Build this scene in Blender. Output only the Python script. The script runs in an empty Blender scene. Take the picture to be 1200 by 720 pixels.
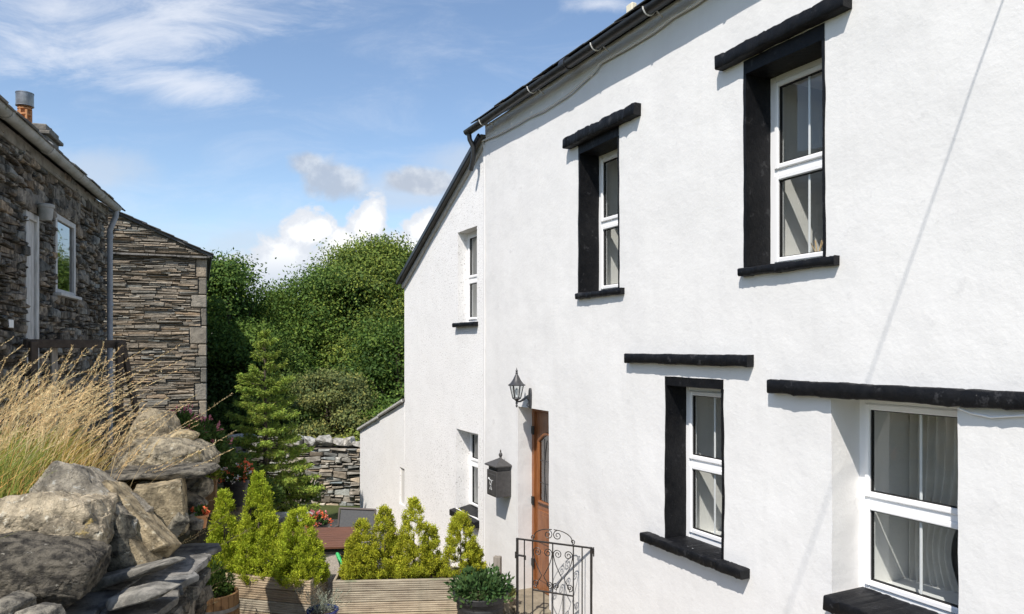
import bpy, bmesh, math, random
import numpy as np
from mathutils import Vector, Matrix, noise

S = bpy.context.scene
COL = S.collection
PI = math.pi
FPX, CX, HY, CZ = 870.0, 600.0, 408.0, 3.05      # focal length and horizon of the view, eye height

# ---------------------------------------------------------------- camera
cam_d = bpy.data.cameras.new('camera'); cam = bpy.data.objects.new('camera', cam_d); COL.objects.link(cam)
cam.location = (0, 0, CZ); cam.rotation_euler = (PI/2, 0, 0)
cam_d.sensor_width = 36; cam_d.sensor_fit = 'HORIZONTAL'; cam_d.lens = 36*FPX/1200
cam_d.shift_y = 48/1200; cam_d.clip_end = 2000; cam_d.clip_start = 0.05
S.camera = cam

def pt(px, py, Y): return Vector(((px-CX)/FPX*Y, Y, CZ-(py-HY)/FPX*Y))
def ptz(px, py, z):
    Y = (CZ-z)*FPX/(py-HY); return pt(px, py, Y)

# ---------------------------------------------------------------- materials
def nd(t, kind, **kw):
    n = t.nodes.new(kind)
    for k, v in kw.items(): setattr(n, k, v)
    return n

def mat(name, c1, c2=None, scale=4, detail=6, rough=.85, bump=(40, .3, .01), bump2=None, metal=0, spec=.3,
        tint=False, stretch=(1, 1, 1), spots=None, lo=.35, hi=.65, transl=0, coat=0, tint_amt=1.0, dirt=None):
    m = bpy.data.materials.new(name); m.use_nodes = True; t = m.node_tree; N = t.nodes; L = t.links
    b = N['Principled BSDF']; out = N['Material Output']
    tc = nd(t, 'ShaderNodeTexCoord'); mp = nd(t, 'ShaderNodeMapping'); mp.inputs['Scale'].default_value = stretch
    L.new(tc.outputs['Object'], mp.inputs['Vector']); V = mp.outputs['Vector']
    def mix(f, a, bb, mode='MIX'):
        x = nd(t, 'ShaderNodeMix', data_type='RGBA', blend_type=mode)
        for s, v in ((0, f), (6, a), (7, bb)):
            if hasattr(v, 'is_output'): L.new(v, x.inputs[s])
            else: x.inputs[s].default_value = v if s == 0 else (*v, 1)
        return x.outputs[2]
    def nz(sc, det=6, r=.6):
        n = nd(t, 'ShaderNodeTexNoise'); n.inputs['Scale'].default_value = sc; n.inputs['Detail'].default_value = det
        n.inputs['Roughness'].default_value = r; L.new(V, n.inputs['Vector']); return n.outputs['Fac']
    def rmp(f, a, c):
        r = nd(t, 'ShaderNodeMapRange'); r.inputs[1].default_value = a; r.inputs[2].default_value = c
        L.new(f, r.inputs[0]); return r.outputs[0]
    c = c1
    if c2 is not None: c = mix(rmp(nz(scale, detail), lo, hi), c1, c2)
    if spots:                                   # (colour, scale, threshold)
        for sc_, s_, th in spots:
            c = mix(rmp(nz(s_, 4, .7), th, th+.06), c, sc_)
    if dirt:                                    # run-down weather streaks: (colour, amount)
        mp2 = nd(t, 'ShaderNodeMapping'); mp2.inputs['Scale'].default_value = (9, 9, .55); L.new(tc.outputs['Object'], mp2.inputs['Vector'])
        ns = nd(t, 'ShaderNodeTexNoise'); ns.inputs['Scale'].default_value = 1; ns.inputs['Detail'].default_value = 6; ns.inputs['Roughness'].default_value = .65; L.new(mp2.outputs[0], ns.inputs['Vector'])
        dm = nd(t, 'ShaderNodeMath', operation='MULTIPLY'); dm.inputs[1].default_value = dirt[1]; L.new(rmp(ns.outputs['Fac'], .48, .78), dm.inputs[0]); c = mix(dm.outputs[0], c, dirt[0])
    if tint:
        a = nd(t, 'ShaderNodeAttribute', attribute_name='tint')
        c = mix(tint_amt, c, a.outputs['Color'], 'MULTIPLY')
    if hasattr(c, 'is_output'): L.new(c, b.inputs['Base Color'])
    else: b.inputs['Base Color'].default_value = (*c, 1)
    b.inputs['Roughness'].default_value = rough; b.inputs['Metallic'].default_value = metal
    b.inputs['Specular IOR Level'].default_value = spec
    if coat: b.inputs['Coat Weight'].default_value = coat; b.inputs['Coat Roughness'].default_value = .15
    prev = None
    for bp in (bump, bump2):
        if not bp: continue
        bn = nd(t, 'ShaderNodeBump'); bn.inputs['Strength'].default_value = bp[1]; bn.inputs['Distance'].default_value = bp[2]
        L.new(nz(bp[0], 6, .65), bn.inputs['Height'])
        if prev: L.new(prev, bn.inputs['Normal'])
        prev = bn.outputs['Normal']
    if prev: L.new(prev, b.inputs['Normal'])
    if transl:
        tr = nd(t, 'ShaderNodeBsdfTranslucent')
        if hasattr(c, 'is_output'): L.new(c, tr.inputs['Color'])
        else: tr.inputs['Color'].default_value = (*c, 1)
        ms = nd(t, 'ShaderNodeMixShader'); ms.inputs[0].default_value = transl
        L.new(b.outputs[0], ms.inputs[1]); L.new(tr.outputs[0], ms.inputs[2]); L.new(ms.outputs[0], out.inputs['Surface'])
    return m

M = {}
M['paint'] = mat('white masonry paint', (.765, .755, .735), (.70, .69, .672), 2.2, 10, .85, (6, .30, .022), (40, .20, .004), spec=.12, lo=.3, hi=.7, spots=[((.675, .665, .65), 6, .63)], dirt=((.58, .57, .55), .18))
M['rough'] = mat('white pebbledash', (.85, .84, .82), (.81, .80, .78), 3, 6, .9, (46, .5, .012), None,
                 spots=[((.42, .405, .38), 44, .585)], spec=.1)
M['reveal'] = mat('white reveal paint', (.80, .79, .76), None, rough=.8, bump=(30, .25, .01))
M['black'] = mat('black gloss paint', (.004, .0045, .006), (.010, .010, .011), 14, 6, .5, (30, .45, .012), (110, .4, .004), spec=.22,
                 spots=[((.22, .21, .19), 60, .715), ((.03, .03, .032), 9, .6)])
M['upvc'] = mat('white window plastic', (.86, .86, .86), None, rough=.28, bump=None, spec=.5)
M['gasket'] = mat('black rubber gasket', (.015, .015, .015), None, rough=.6, bump=None)
M['gutter'] = mat('black gutter plastic', (.016, .016, .018), (.03, .03, .03), 8, 4, .35, (60, .15, .004), spec=.5)
M['cable'] = mat('grey cable sheath', (.62, .61, .58), None, rough=.6, bump=None)
M['slateroof'] = mat('roof slate', (.075, .075, .08), (.13, .125, .11), 5, 6, .75, (25, .5, .01), tint=True, spots=[((.24, .23, .16), 16, .67)])
M['verge'] = mat('pale verge mortar', (.5, .49, .46), (.38, .37, .34), 12, 5, .9, (50, .5, .01))
M['iron'] = mat('black wrought iron', (.012, .012, .013), (.03, .025, .02), 30, 4, .45, (120, .3, .002), spec=.5)
M['lampmetal'] = mat('dark lamp metal', (.03, .03, .033), (.05, .05, .052), 30, 4, .45, (90, .3, .003), spec=.5)
M['box'] = mat('dark grey mailbox steel', (.06, .058, .056), (.085, .08, .078), 25, 5, .5, (140, .3, .003), spec=.4, metal=.2,
               spots=[((.35, .34, .32), 60, .75)])
M['emblem'] = mat('white emblem paint', (.55, .55, .54), None, rough=.5, bump=None)
M['doorwood'] = mat('varnished door wood', (.32, .125, .042), (.15, .05, .018), 7, 10, .38, (40, .3, .004), stretch=(12, 12, .8), lo=.3, hi=.7, spec=.5, coat=.3)
M['lead'] = mat('door glass lead', (.10, .10, .10), None, rough=.4, bump=None, metal=.4)
M['step'] = mat('sandstone step', (.30, .255, .185), (.19, .165, .12), 7, 7, .9, (30, .6, .012))
M['room'] = mat('cream room plaster', (.80, .76, .68), None, rough=.9, bump=None)
M['floorin'] = mat('room carpet', (.16, .12, .09), None, rough=.95, bump=None)
M['curtain'] = mat('cream curtain cloth', (.82, .80, .75), (.78, .75, .69), 8, 4, .9, (60, .2, .004), transl=.3)
M['facade'] = mat('dark rubble stone', (.23, .205, .17), (.085, .078, .068), 11, 9, .95, (18, 1, .03), (70, .9, .01), spec=.1, lo=.42, hi=.6, tint=True,
                  spots=[((.36, .35, .30), 13, .66), ((.05, .05, .045), 6, .68)])
M['mortar'] = mat('dark joint earth', (.12, .108, .09), (.07, .063, .053), 10, 5, .95, (30, .6, .02))
M['barn'] = mat('tan slate rubble', (.40, .345, .265), (.22, .19, .15), 9, 9, .95, (16, 1, .025), (60, .6, .008), tint=True,
                spots=[((.46, .43, .36), 17, .66), ((.10, .09, .08), 9, .67)], stretch=(1, 1, 2.5))
M['barnjoint'] = mat('brown joint earth', (.25, .22, .17), (.14, .122, .098), 10, 5, .95, (30, .6, .02))
M['quoin'] = mat('dressed quoin stone', (.38, .345, .28), (.22, .20, .165), 7, 9, .95, (20, 1, .02), tint=True)
M['greypaint'] = mat('weathered white board', (.54, .54, .525), (.36, .35, .33), 7, 7, .8, (25, .5, .008), stretch=(6, 6, .8),
                     spots=[((.16, .14, .12), 10, .68)])
M['pipe'] = mat('grey blue downpipe', (.33, .35, .38), (.26, .275, .30), 9, 4, .5, (50, .2, .004))
M['gutgrey'] = mat('old grey gutter', (.36, .36, .35), (.24, .24, .22), 7, 6, .65, (40, .3, .005), spots=[((.11, .13, .05), 5, .64)])
M['chim'] = mat('chimney stone', (.24, .22, .19), (.14, .13, .11), 8, 7, .9, (22, .7, .015))
M['terra'] = mat('terracotta', (.55, .27, .12), (.42, .19, .08), 9, 6, .8, (40, .4, .006))
M['terradark'] = mat('sooty terracotta', (.22, .07, .04), (.12, .045, .03), 9, 6, .8, (40, .4, .006))
M['cowl'] = mat('cowl steel', (.33, .33, .33), (.2, .2, .2), 9, 5, .4, (40, .2, .004), metal=.7)
M['rail'] = mat('dark brown timber', (.045, .034, .026), (.075, .058, .045), 8, 7, .85, (40, .6, .008), stretch=(2, 2, 2))
M['boulder'] = mat('lichened boulder', (.46, .395, .285), (.19, .165, .122), 10, 12, .95, (14, 1, .035), (70, 1, .014), tint=True, spec=.12, lo=.42, hi=.6,
                   spots=[((.50, .47, .38), 15, .60), ((.09, .083, .07), 11, .64), ((.38, .29, .12), 5, .66), ((.05, .046, .04), 34, .64), ((.55, .53, .46), 48, .66)])
M['darkrock'] = mat('dark slate boulder', (.22, .20, .165), (.062, .058, .052), 13, 12, .93, (12, 1, .035), (60, 1, .014), tint=True, spec=.15, lo=.42, hi=.6,
                    spots=[((.40, .38, .33), 22, .64), ((.03, .03, .03), 14, .66)], stretch=(1, 1, 1.8))
M['flag'] = mat('slate flagstone', (.23, .22, .20), (.095, .092, .086), 8, 9, .92, (18, .9, .015), (80, .8, .006), tint=True, spec=.12, lo=.42, hi=.6,
                spots=[((.34, .32, .28), 18, .65), ((.04, .04, .038), 9, .66)])
M['drywall'] = mat('limestone rubble', (.36, .335, .285), (.20, .185, .155), 7, 8, .92, (14, .9, .03), (60, .6, .01), tint=True,
                   spots=[((.50, .48, .43), 9, .64), ((.07, .07, .055), 5, .64)])
M['capstone'] = mat('pale limestone cap', (.50, .48, .43), (.24, .23, .20), 9, 9, .95, (14, 1, .03), tint=True, lo=.42, hi=.6, spec=.1)
M['earth'] = mat('bank soil', (.14, .11, .07), (.09, .085, .035), 3, 7, .95, (14, .8, .04))
M['gravel'] = mat('patio gravel', (.42, .37, .30), (.24, .215, .18), 45, 4, .95, (60, .9, .02), lo=.4, hi=.6)
M['ground'] = mat('rough meadow', (.085, .10, .03), (.05, .07, .02), 1.5, 8, .95, (12, .8, .05))
M['planter'] = mat('weathered planter timber', (.44, .37, .265), (.26, .205, .145), 3.5, 9, .85, (18, .4, .006), tint=True, stretch=(1, 6, 8),
                   spots=[((.15, .115, .08), 6, .64), ((.20, .21, .12), 2.2, .62)], dirt=((.16, .14, .10), .5))
M['soil'] = mat('potting soil', (.05, .036, .025), (.09, .06, .04), 20, 6, .95, (40, .8, .02))
M['barrel'] = mat('barrel oak', (.26, .15, .065), (.17, .09, .04), 5, 7, .7, (30, .4, .006), stretch=(6, 6, 1))
M['hoop'] = mat('barrel hoop iron', (.30, .29, .27), (.2, .18, .16), 12, 4, .5, (60, .3, .003), metal=.5)
M['plasticpot'] = mat('dark plastic pot', (.022, .022, .023), (.035, .035, .035), 10, 4, .5, (60, .2, .004))
M['bluepot'] = mat('blue glazed pot', (.015, .02, .10), (.02, .03, .16), 7, 4, .12, None, spec=.6)
M['tabletop'] = mat('brown table timber', (.17, .075, .045), (.11, .05, .03), 5, 7, .5, (30, .3, .004), stretch=(1, 10, 1))
M['textile'] = mat('grey mesh fabric', (.085, .088, .092), (.11, .112, .115), 60, 3, .8, (200, .3, .003))
M['chairmetal'] = mat('brown chair frame', (.13, .11, .10), None, rough=.45, bump=None)
M['green'] = mat('green plastic', (.05, .42, .13), None, rough=.35, bump=None)
M['bark'] = mat('tree bark', (.12, .095, .07), (.06, .05, .038), 10, 6, .95, (20, .9, .02), stretch=(3, 3, .7))
M['stake'] = mat('grey weathered timber', (.30, .27, .23), (.2, .175, .145), 10, 6, .9, (30, .5, .008), stretch=(4, 4, .7))
M['cream'] = mat('cream plastic', (.72, .66, .50), None, rough=.5, bump=None)
M['amber'] = mat('amber liquid', (.55, .27, .08), None, rough=.25, bump=None)
M['reed'] = mat('reed sticks', (.62, .45, .25), None, rough=.8, bump=None)
def leafm(n, c1, c2, tr=.35, rough=.6): M[n] = mat(n, c1, c2, 1.3, 3, rough, None, tint=True, transl=tr, spec=.16)
leafm('sycamore leaf', (.085, .152, .030), (.12, .195, .040))
leafm('ash leaf', (.130, .190, .036), (.175, .235, .050))
leafm('dark leaf', (.065, .110, .024), (.09, .14, .032))
leafm('olive leaf', (.16, .19, .065), (.20, .23, .08))
leafm('spruce needle', (.30, .38, .075), (.21, .30, .06), .25)
leafm('golden needle', (.50, .50, .045), (.40, .43, .04), .3)
leafm('gold green needle', (.38, .47, .04), (.50, .54, .045), .3)
leafm('glossy leaf', (.085, .15, .05), (.045, .09, .028), .2, .3)
leafm('lime leaf', (.30, .35, .05), (.22, .29, .045))
leafm('silver leaf', (.33, .35, .28), (.24, .27, .19), .2)
leafm('pink petal', (.66, .27, .30), (.58, .18, .22), .3)
leafm('orange petal', (.80, .22, .09), (.74, .14, .07), .3)
leafm('white petal', (.75, .75, .72), (.68, .68, .66), .3)
leafm('straw', (.70, .55, .31), (.60, .45, .23), .3, .7)
leafm('grass blade', (.20, .28, .05), (.30, .32, .08), .3, .6)

def glass_mat(name, tintc=(.93, .95, .94), ior=1.5):
    m = bpy.data.materials.new(name); m.use_nodes = True; t = m.node_tree; N = t.nodes; L = t.links
    N.remove(N['Principled BSDF'])
    a = nd(t, 'ShaderNodeBsdfTransparent'); a.inputs[0].default_value = (*tintc, 1)
    g = nd(t, 'ShaderNodeBsdfGlossy'); g.inputs['Roughness'].default_value = .02
    f = nd(t, 'ShaderNodeFresnel'); ge = nd(t, 'ShaderNodeNewGeometry'); io = nd(t, 'ShaderNodeMapRange')   # the same reflectance from both faces of the sheet
    io.inputs[3].default_value = ior; io.inputs[4].default_value = 1/ior; L.new(ge.outputs['Backfacing'], io.inputs[0]); L.new(io.outputs[0], f.inputs['IOR'])
    mu = nd(t, 'ShaderNodeMath', operation='MULTIPLY_ADD'); mu.inputs[1].default_value = 1.5; mu.inputs[2].default_value = .02
    nz = nd(t, 'ShaderNodeTexNoise'); nz.inputs['Scale'].default_value = 1.2; nz.inputs['Detail'].default_value = 1
    bp = nd(t, 'ShaderNodeBump'); bp.inputs['Strength'].default_value = .05; bp.inputs['Distance'].default_value = .03
    L.new(nz.outputs['Fac'], bp.inputs['Height']); L.new(bp.outputs['Normal'], g.inputs['Normal'])
    x = nd(t, 'ShaderNodeMixShader'); L.new(f.outputs[0], mu.inputs[0]); L.new(mu.outputs[0], x.inputs[0])
    L.new(a.outputs[0], x.inputs[1]); L.new(g.outputs[0], x.inputs[2]); L.new(x.outputs[0], N['Material Output'].inputs['Surface'])
    return m
M['glass'] = glass_mat('window glass'); M['oldglass'] = glass_mat('old window glass', (.25, .27, .27), 2.2)
M['lampglass'] = glass_mat('lantern glass', (.9, .92, .92), 1.35)

# ---------------------------------------------------------------- mesh helpers
class MB:
    def __init__(s): s.v = []; s.f = []; s.t = []; s.m = []; s.M = Matrix(); s.tint = (1, 1, 1); s.mi = 0
    def add(s, vs, fs):
        o = len(s.v)
        s.v += [tuple(s.M @ Vector(p)) for p in vs]
        for f in fs: s.f.append([i+o for i in f]); s.t.append(s.tint); s.m.append(s.mi)
    def box(s, mn, mx, c=.004):
        c = min(c, *[abs(mx[i]-mn[i])*.4 for i in range(3)])
        ix = {}; vs = []
        for sx in (0, 1):
            for sy in (0, 1):
                for sz in (0, 1):
                    for a in range(3):
                        p = []
                        for k, b in enumerate((sx, sy, sz)):
                            e = mx[k] if b else mn[k]
                            p.append(e if k == a else e+(-c if b else c))
                        ix[(sx, sy, sz, a)] = len(vs); vs.append(p)
        fs = []
        for a in range(3):
            b, c2 = (a+1) % 3, (a+2) % 3
            for sg in (0, 1):
                q = []
                for (i, j) in ((0, 0), (1, 0), (1, 1), (0, 1)):
                    k = [0, 0, 0]; k[a] = sg; k[b] = i; k[c2] = j; q.append(ix[(*k, a)])
                fs.append(q if sg else q[::-1])
            for i in (0, 1):
                for j in (0, 1):
                    k0 = [0, 0, 0]; k0[a] = i; k0[b] = j; k1 = k0[:]; k1[c2] = 1
                    q = [ix[(*k0, a)], ix[(*k1, a)], ix[(*k1, b)], ix[(*k0, b)]]
                    fs.append(q if i == j else q[::-1])
        for sx in (0, 1):
            for sy in (0, 1):
                for sz in (0, 1):
                    q = [ix[(sx, sy, sz, a)] for a in range(3)]
                    fs.append(q if (sx+sy+sz) % 2 else q[::-1])
        s.add(vs, fs)
    def bar(s, a, b, w, h, c=.003, up=(0, 0, 1)):
        a = Vector(a); b = Vector(b); d = (b-a); L = d.length; d.normalize()
        up = Vector(up); x = d.cross(up)
        if x.length < 1e-4: x = d.cross(Vector((0, 1, 0)))
        x.normalize(); z = x.cross(d)
        old = s.M; m = Matrix(((x.x, d.x, z.x, a.x), (x.y, d.y, z.y, a.y), (x.z, d.z, z.z, a.z), (0, 0, 0, 1)))
        s.M = old @ m; s.box((-w/2, 0, -h/2), (w/2, L, h/2), c); s.M = old
    def tube(s, path, r, n=8, cap=True):
        P = [Vector(p) for p in path]; R = r if isinstance(r, (list, tuple)) else [r]*len(P)
        vs = []; fs = []; prev = None
        for i, p in enumerate(P):
            d = (P[min(i+1, len(P)-1)]-P[max(i-1, 0)]).normalized()
            if prev is None:
                x = d.cross(Vector((0, 0, 1)))
                if x.length < .05: x = d.cross(Vector((1, 0, 0)))
            else: x = prev-d*prev.dot(d)
            x.normalize(); prev = x; y = d.cross(x)
            for k in range(n):
                a = 2*PI*k/n; vs.append(p+(x*math.cos(a)+y*math.sin(a))*R[i])
        for i in range(len(P)-1):
            for k in range(n): fs.append([i*n+k, i*n+(k+1) % n, (i+1)*n+(k+1) % n, (i+1)*n+k])
        if cap: fs.append(list(range(n))[::-1]); fs.append([(len(P)-1)*n+k for k in range(n)])
        s.add(vs, fs)
    def lathe(s, prof, n=20, at=(0, 0, 0), cap=True):
        vs = []; fs = []
        for (r, z) in prof:
            for k in range(n):
                a = 2*PI*k/n; vs.append((at[0]+r*math.cos(a), at[1]+r*math.sin(a), at[2]+z))
        for i in range(len(prof)-1):
            for k in range(n): fs.append([i*n+k, i*n+(k+1) % n, (i+1)*n+(k+1) % n, (i+1)*n+k])
        if cap: fs.append(list(range(n))[::-1]); fs.append([(len(prof)-1)*n+k for k in range(n)])
        s.add(vs, fs)
    def build(s, name, m, parent=None, smooth=False, label=None, loc=None, rz=None):
        me = bpy.data.meshes.new(name); me.from_pydata(s.v, [], s.f)
        ms = m if isinstance(m, (list, tuple)) else [m]
        for x in ms: me.materials.append(x)
        if len(ms) > 1: me.polygons.foreach_set('material_index', s.m)
        a = me.attributes.new('tint', 'FLOAT_COLOR', 'FACE')
        a.data.foreach_set('color', np.array([(*t, 1) for t in s.t], dtype=np.float32).ravel())
        if smooth:
            me.polygons.foreach_set('use_smooth', [True]*len(me.polygons))
            me.set_sharp_from_angle(angle=math.radians(40 if smooth is True else smooth))
        me.update()
        return link(name, me, parent, label, loc, rz)

def link(name, me, parent=None, label=None, loc=None, rz=None):
    o = bpy.data.objects.new(name, me); COL.objects.link(o)
    if parent: o.parent = parent
    if label: o['label'] = label
    if loc is not None: o.location = loc
    if rz is not None: o.rotation_euler = (0, 0, rz)
    return o
def tag(o, label, cat, group=None):
    o['label'] = label; o['category'] = cat
    if group: o['group'] = group
    return o
def thing(name, label, cat, loc=(0, 0, 0), rz=0, group=None):
    return tag(link(name, None, None, None, loc, rz), label, cat, group)
def struct(o, k='structure'): o['kind'] = k; return o

def np_quads(name, V, m, tints, parent=None, loc=None, rz=None, tri=False):
    """V: (n, 4, 3) quads"""
    n, k = V.shape[0], V.shape[1]
    me = bpy.data.meshes.new(name)
    me.vertices.add(n*k); me.vertices.foreach_set('co', V.astype(np.float32).ravel())
    me.loops.add(n*k); me.loops.foreach_set('vertex_index', np.arange(n*k, dtype=np.int32))
    me.polygons.add(n); me.polygons.foreach_set('loop_start', np.arange(0, n*k, k, dtype=np.int32))
    me.materials.append(m)
    a = me.attributes.new('tint', 'FLOAT_COLOR', 'FACE')
    c = np.ones((n, 4), np.float32); c[:, :3] = tints if tints.ndim == 2 else tints[:, None]; a.data.foreach_set('color', c.ravel())
    me.update(calc_edges=True); me.validate()
    return link(name, me, parent, None, loc, rz)

def unit(v): return v/np.maximum(np.linalg.norm(v, axis=-1, keepdims=True), 1e-9)
def leaves(P, D, ln, wd, rng, roll=True, ups=None):
    """diamond leaves at points P pointing along D with lengths ln and widths wd"""
    n = len(P); D = unit(D); r = rng.normal(size=(n, 3)) if ups is None else ups
    X = unit(np.cross(D, r)); ln = np.broadcast_to(ln, (n,))[:, None]; wd = np.broadcast_to(wd, (n,))[:, None]
    Nn = np.cross(D, X)
    mid = P+D*ln*.45+Nn*ln*.06
    return np.stack([P, mid+X*wd*.5, P+D*ln, mid-X*wd*.5], 1)
def tintv(rng, n, lo=.65, hi=1.35, warm=.12):
    b = rng.uniform(lo, hi, n); w = rng.normal(0, warm, n)
    return np.stack([b*(1+w), b, b*(1-w*.5)], 1).clip(.2, 2)

# ---------------------------------------------------------------- the white cottage
TA = math.atan(.4885); CA, SA = math.cos(TA), math.sin(TA)
EN = Vector((CA, SA)); EU = Vector((SA, -CA)); OA = Vector((-.343, 9.63))
def hw(px, py, w=0.0):                           # pixel to (u, z) on the cottage wall plane, w metres inside it
    r = Vector(((px-CX)/FPX, 1)); Y = (w+OA.dot(EN))/r.dot(EN)
    P = r*Y-OA; return P.dot(EU), CZ-(py-HY)/FPX*Y
def hu(px, w=0.0): return hw(px, 408, w)[0]

cottage = thing('white_cottage', 'long white rendered cottage with black window surrounds and a lower pebbledashed end', 'house',
                (OA.x, OA.y, 0), math.atan2(-CA, SA))

def lines(a, b, extra, step):
    ks = sorted(set([a, b]+[e for e in extra if a < e < b])); out = [ks[0]]
    for k0, k1 in zip(ks, ks[1:]):
        n = max(1, round((k1-k0)/step)); out += [k0+(k1-k0)*i/n for i in range(1, n+1)]
    return out
def wob(u, z, amp):
    p = Vector((u, z, 3.1))
    return (noise.noise(p*.55)*1.0+noise.noise(p*1.7)*.45+noise.noise(p*5)*.16)*amp
def wall_grid(mb, u0, u1, z0, ztop, holes, step, amp, w0=0.0, edge=.006):
    zmax = max(ztop(u0), ztop(u1))
    U = lines(u0, u1, [h[0] for h in holes]+[h[1] for h in holes], step)
    Z = lines(z0, zmax, [h[2] for h in holes]+[h[3] for h in holes], step)
    def P(u, z):
        z = min(z, ztop(u)); e = noise.noise(Vector((u*2.2, z*2.2, 7)))*edge+noise.noise(Vector((u*7, z*7, 9)))*edge*.5
        f = noise.noise(Vector((u*2.2, z*2.2, 17)))*edge
        lim = 0 if (u <= u0+1e-6 or u >= u1-1e-6) else 1
        return (u+e*lim, w0+wob(u, z, amp), z+(f if z < ztop(u)-.01 else 0))
    nz = len(Z); vs = [P(u, z) for u in U for z in Z]; fs = []
    inside = lambda a, b: any(h[0]-1e-6 < a < h[1]+1e-6 and h[2]-1e-6 < b < h[3]+1e-6 for h in holes)
    for i in range(len(U)-1):
        for j in range(nz-1):
            uc, zc = (U[i]+U[i+1])/2, (Z[j]+Z[j+1])/2
            if inside(uc, zc) or Z[j] >= max(ztop(U[i]), ztop(U[i+1]))-1e-4: continue
            fs.append([i*nz+j, (i+1)*nz+j, (i+1)*nz+j+1, i*nz+j+1])
    mb.add(vs, fs); return P, U, Z
def tunnel(mb, P, U, Z, h, wa, wb, splay=0.0):
    """reveal faces of hole h from depth wa (None: the wall face) to depth wb"""
    us = [u for u in U if h[0]-1e-6 <= u <= h[1]+1e-6]; zs = [z for z in Z if h[2]-1e-6 <= z <= h[3]+1e-6]
    ring = [(u, h[2]) for u in us]+[(h[1], z) for z in zs[1:]]+[(u, h[3]) for u in us[::-1][1:]]+[(h[0], z) for z in zs[::-1][1:-1]]
    A = []; B = []
    for (u, z) in ring:
        p = P(u, z); A.append(p if wa is None else (p[0], wa, p[2])); B.append((p[0], wb, p[2]))
    n = len(ring); mb.add(A+B, [[i, (i+1) % n, n+(i+1) % n, n+i] for i in range(n)])

# openings: (u0, u1, z0, z1)  u grows towards the camera
oUR = (hu(875), hu(964), 3.63, 5.05); oUL = (hu(679), hu(725), 3.60, 5.02)
oLM = (hu(782), hu(846), 1.445, 2.735); oLR = (hu(974), hu(1123), 1.47, 2.735)
oD = (hu(607.5), hu(642.5), .17, 2.36)
uE = hu(474, .02); uL = hu(422, .02)
oE1 = (hu(535), hu(557.5), 3.40, 4.685); oE2 = (hu(533), hu(559), .76, 1.90); oS = (hu(467), hu(473), .33, .97)

mb = MB(); EZ = 5.93
Pm, Um, Zm = wall_grid(mb, 0, 11.5, -.4, lambda u: EZ, [oUR, oUL, oLM, oLR, oD], .06, .016)
tunnel(mb, Pm, Um, Zm, oLR, None, .27); tunnel(mb, Pm, Um, Zm, oD, None, .24)
mb.add([(0, 0, -.4), (0, .03, -.4), (0, .03, EZ), (0, 0, EZ)], [[0, 1, 2, 3]])
mb.build('front_wall', M['paint'], cottage, smooth=50)
# hidden sides that close the house
mb = MB(); W2 = 6.0
mb.add([(0, .05, 3), (0, W2, 3), (0, W2, EZ), (0, W2/2, EZ+1.9), (0, .05, EZ)], [[0, 1, 2, 3, 4]])
mb.add([(11.5, 0, -.4), (11.5, W2, -.4), (11.5, W2, EZ), (11.5, W2/2, EZ+1.9), (11.5, 0, EZ)], [[0, 1, 2, 3, 4]])
mb.add([(uL, W2, -.5), (11.5, W2, -.5), (11.5, W2, EZ), (0, W2, EZ), (uL, W2, 2)], [[0, 1, 2, 3, 4]])
mb.build('gable_wall', M['rough'], cottage)

# extension with sloping top, then the low lean-to
zE0, zE1 = hw(563, 172, .02)[1], hw(475, 335, .02)[1]
rake = lambda u: zE0+(zE1-zE0)*(u/uE)
mb = MB()
Pe, Ue, Ze = wall_grid(mb, uE, -.004, -.5, rake, [oE1, oE2], .06, .010, .02)
mb.add([(uE, .02, -.5), (uE, W2, -.5), (uE, W2, zE1), (uE, .02, zE1)], [[0, 1, 2, 3]])
tunnel(mb, Pe, Ue, Ze, oE1, None, .18); tunnel(mb, Pe, Ue, Ze, oE2, None, .24)
mb.build('extension_wall', M['rough'], cottage, smooth=50)
zL0, zL1 = hw(479, 473, .02)[1], hw(423, 505, .02)[1]
rk2 = lambda u: zL0+(zL1-zL0)*((u-uE)/(uL-uE))
mb = MB()
Pl, Ul, Zl = wall_grid(mb, uL, uE-.003, -.6, rk2, [oS], .07, .008, .02)
tunnel(mb, Pl, Ul, Zl, oS, None, .12)
vp = MB(); vp.add([(oS[0]-.02, .05, oS[2]-.02), (oS[1]+.02, .05, oS[2]-.02), (oS[1]+.02, .05, oS[3]+.02), (oS[0]-.02, .05, oS[3]+.02)], [[0, 1, 2, 3]]); vp.build('vent_panel', M['cable'], cottage)
mb.add([(uL, .02, -.6), (uL, 4, -.6), (uL, 4, zL1), (uL, .02, zL1)], [[0, 1, 2, 3]])
mb.build('lean_to_wall', M['rough'], cottage, smooth=50)
# smooth corner strip where the pebbledash meets the paint
mb = MB(); mb.box((-.055, -.012, -.45), (-.006, .03, rake(-.05)), .006); mb.build('corner_bead', M['paint'], cottage)

# roofs
def slab(mb, a, b, c, d, th):
    a, b, c, d = map(Vector, (a, b, c, d)); n = (b-a).cross(d-a).normalized()*th
    if n.z > 0: n = -n
    mb.add([a, b, c, d, a+n, b+n, c+n, d+n], [[0, 1, 2, 3], [7, 6, 5, 4], [0, 4, 5, 1], [1, 5, 6, 2], [2, 6, 7, 3], [3, 7, 4, 0]])
rg = random.Random(5)
mb = MB(); sl = .62
slab(mb, (-.12, -.13, EZ+.03), (11.6, -.13, EZ+.03), (11.6, W2/2, EZ+.03+sl*(W2/2+.13)), (-.12, W2/2, EZ+.03+sl*(W2/2+.13)), .05)
slab(mb, (-.12, W2+.1, EZ+.03), (11.6, W2+.1, EZ+.03), (11.6, W2/2+.003, EZ+.03+sl*(W2/2+.13)), (-.12, W2/2+.003, EZ+.03+sl*(W2/2+.13)), .05)
u = -.12
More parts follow.
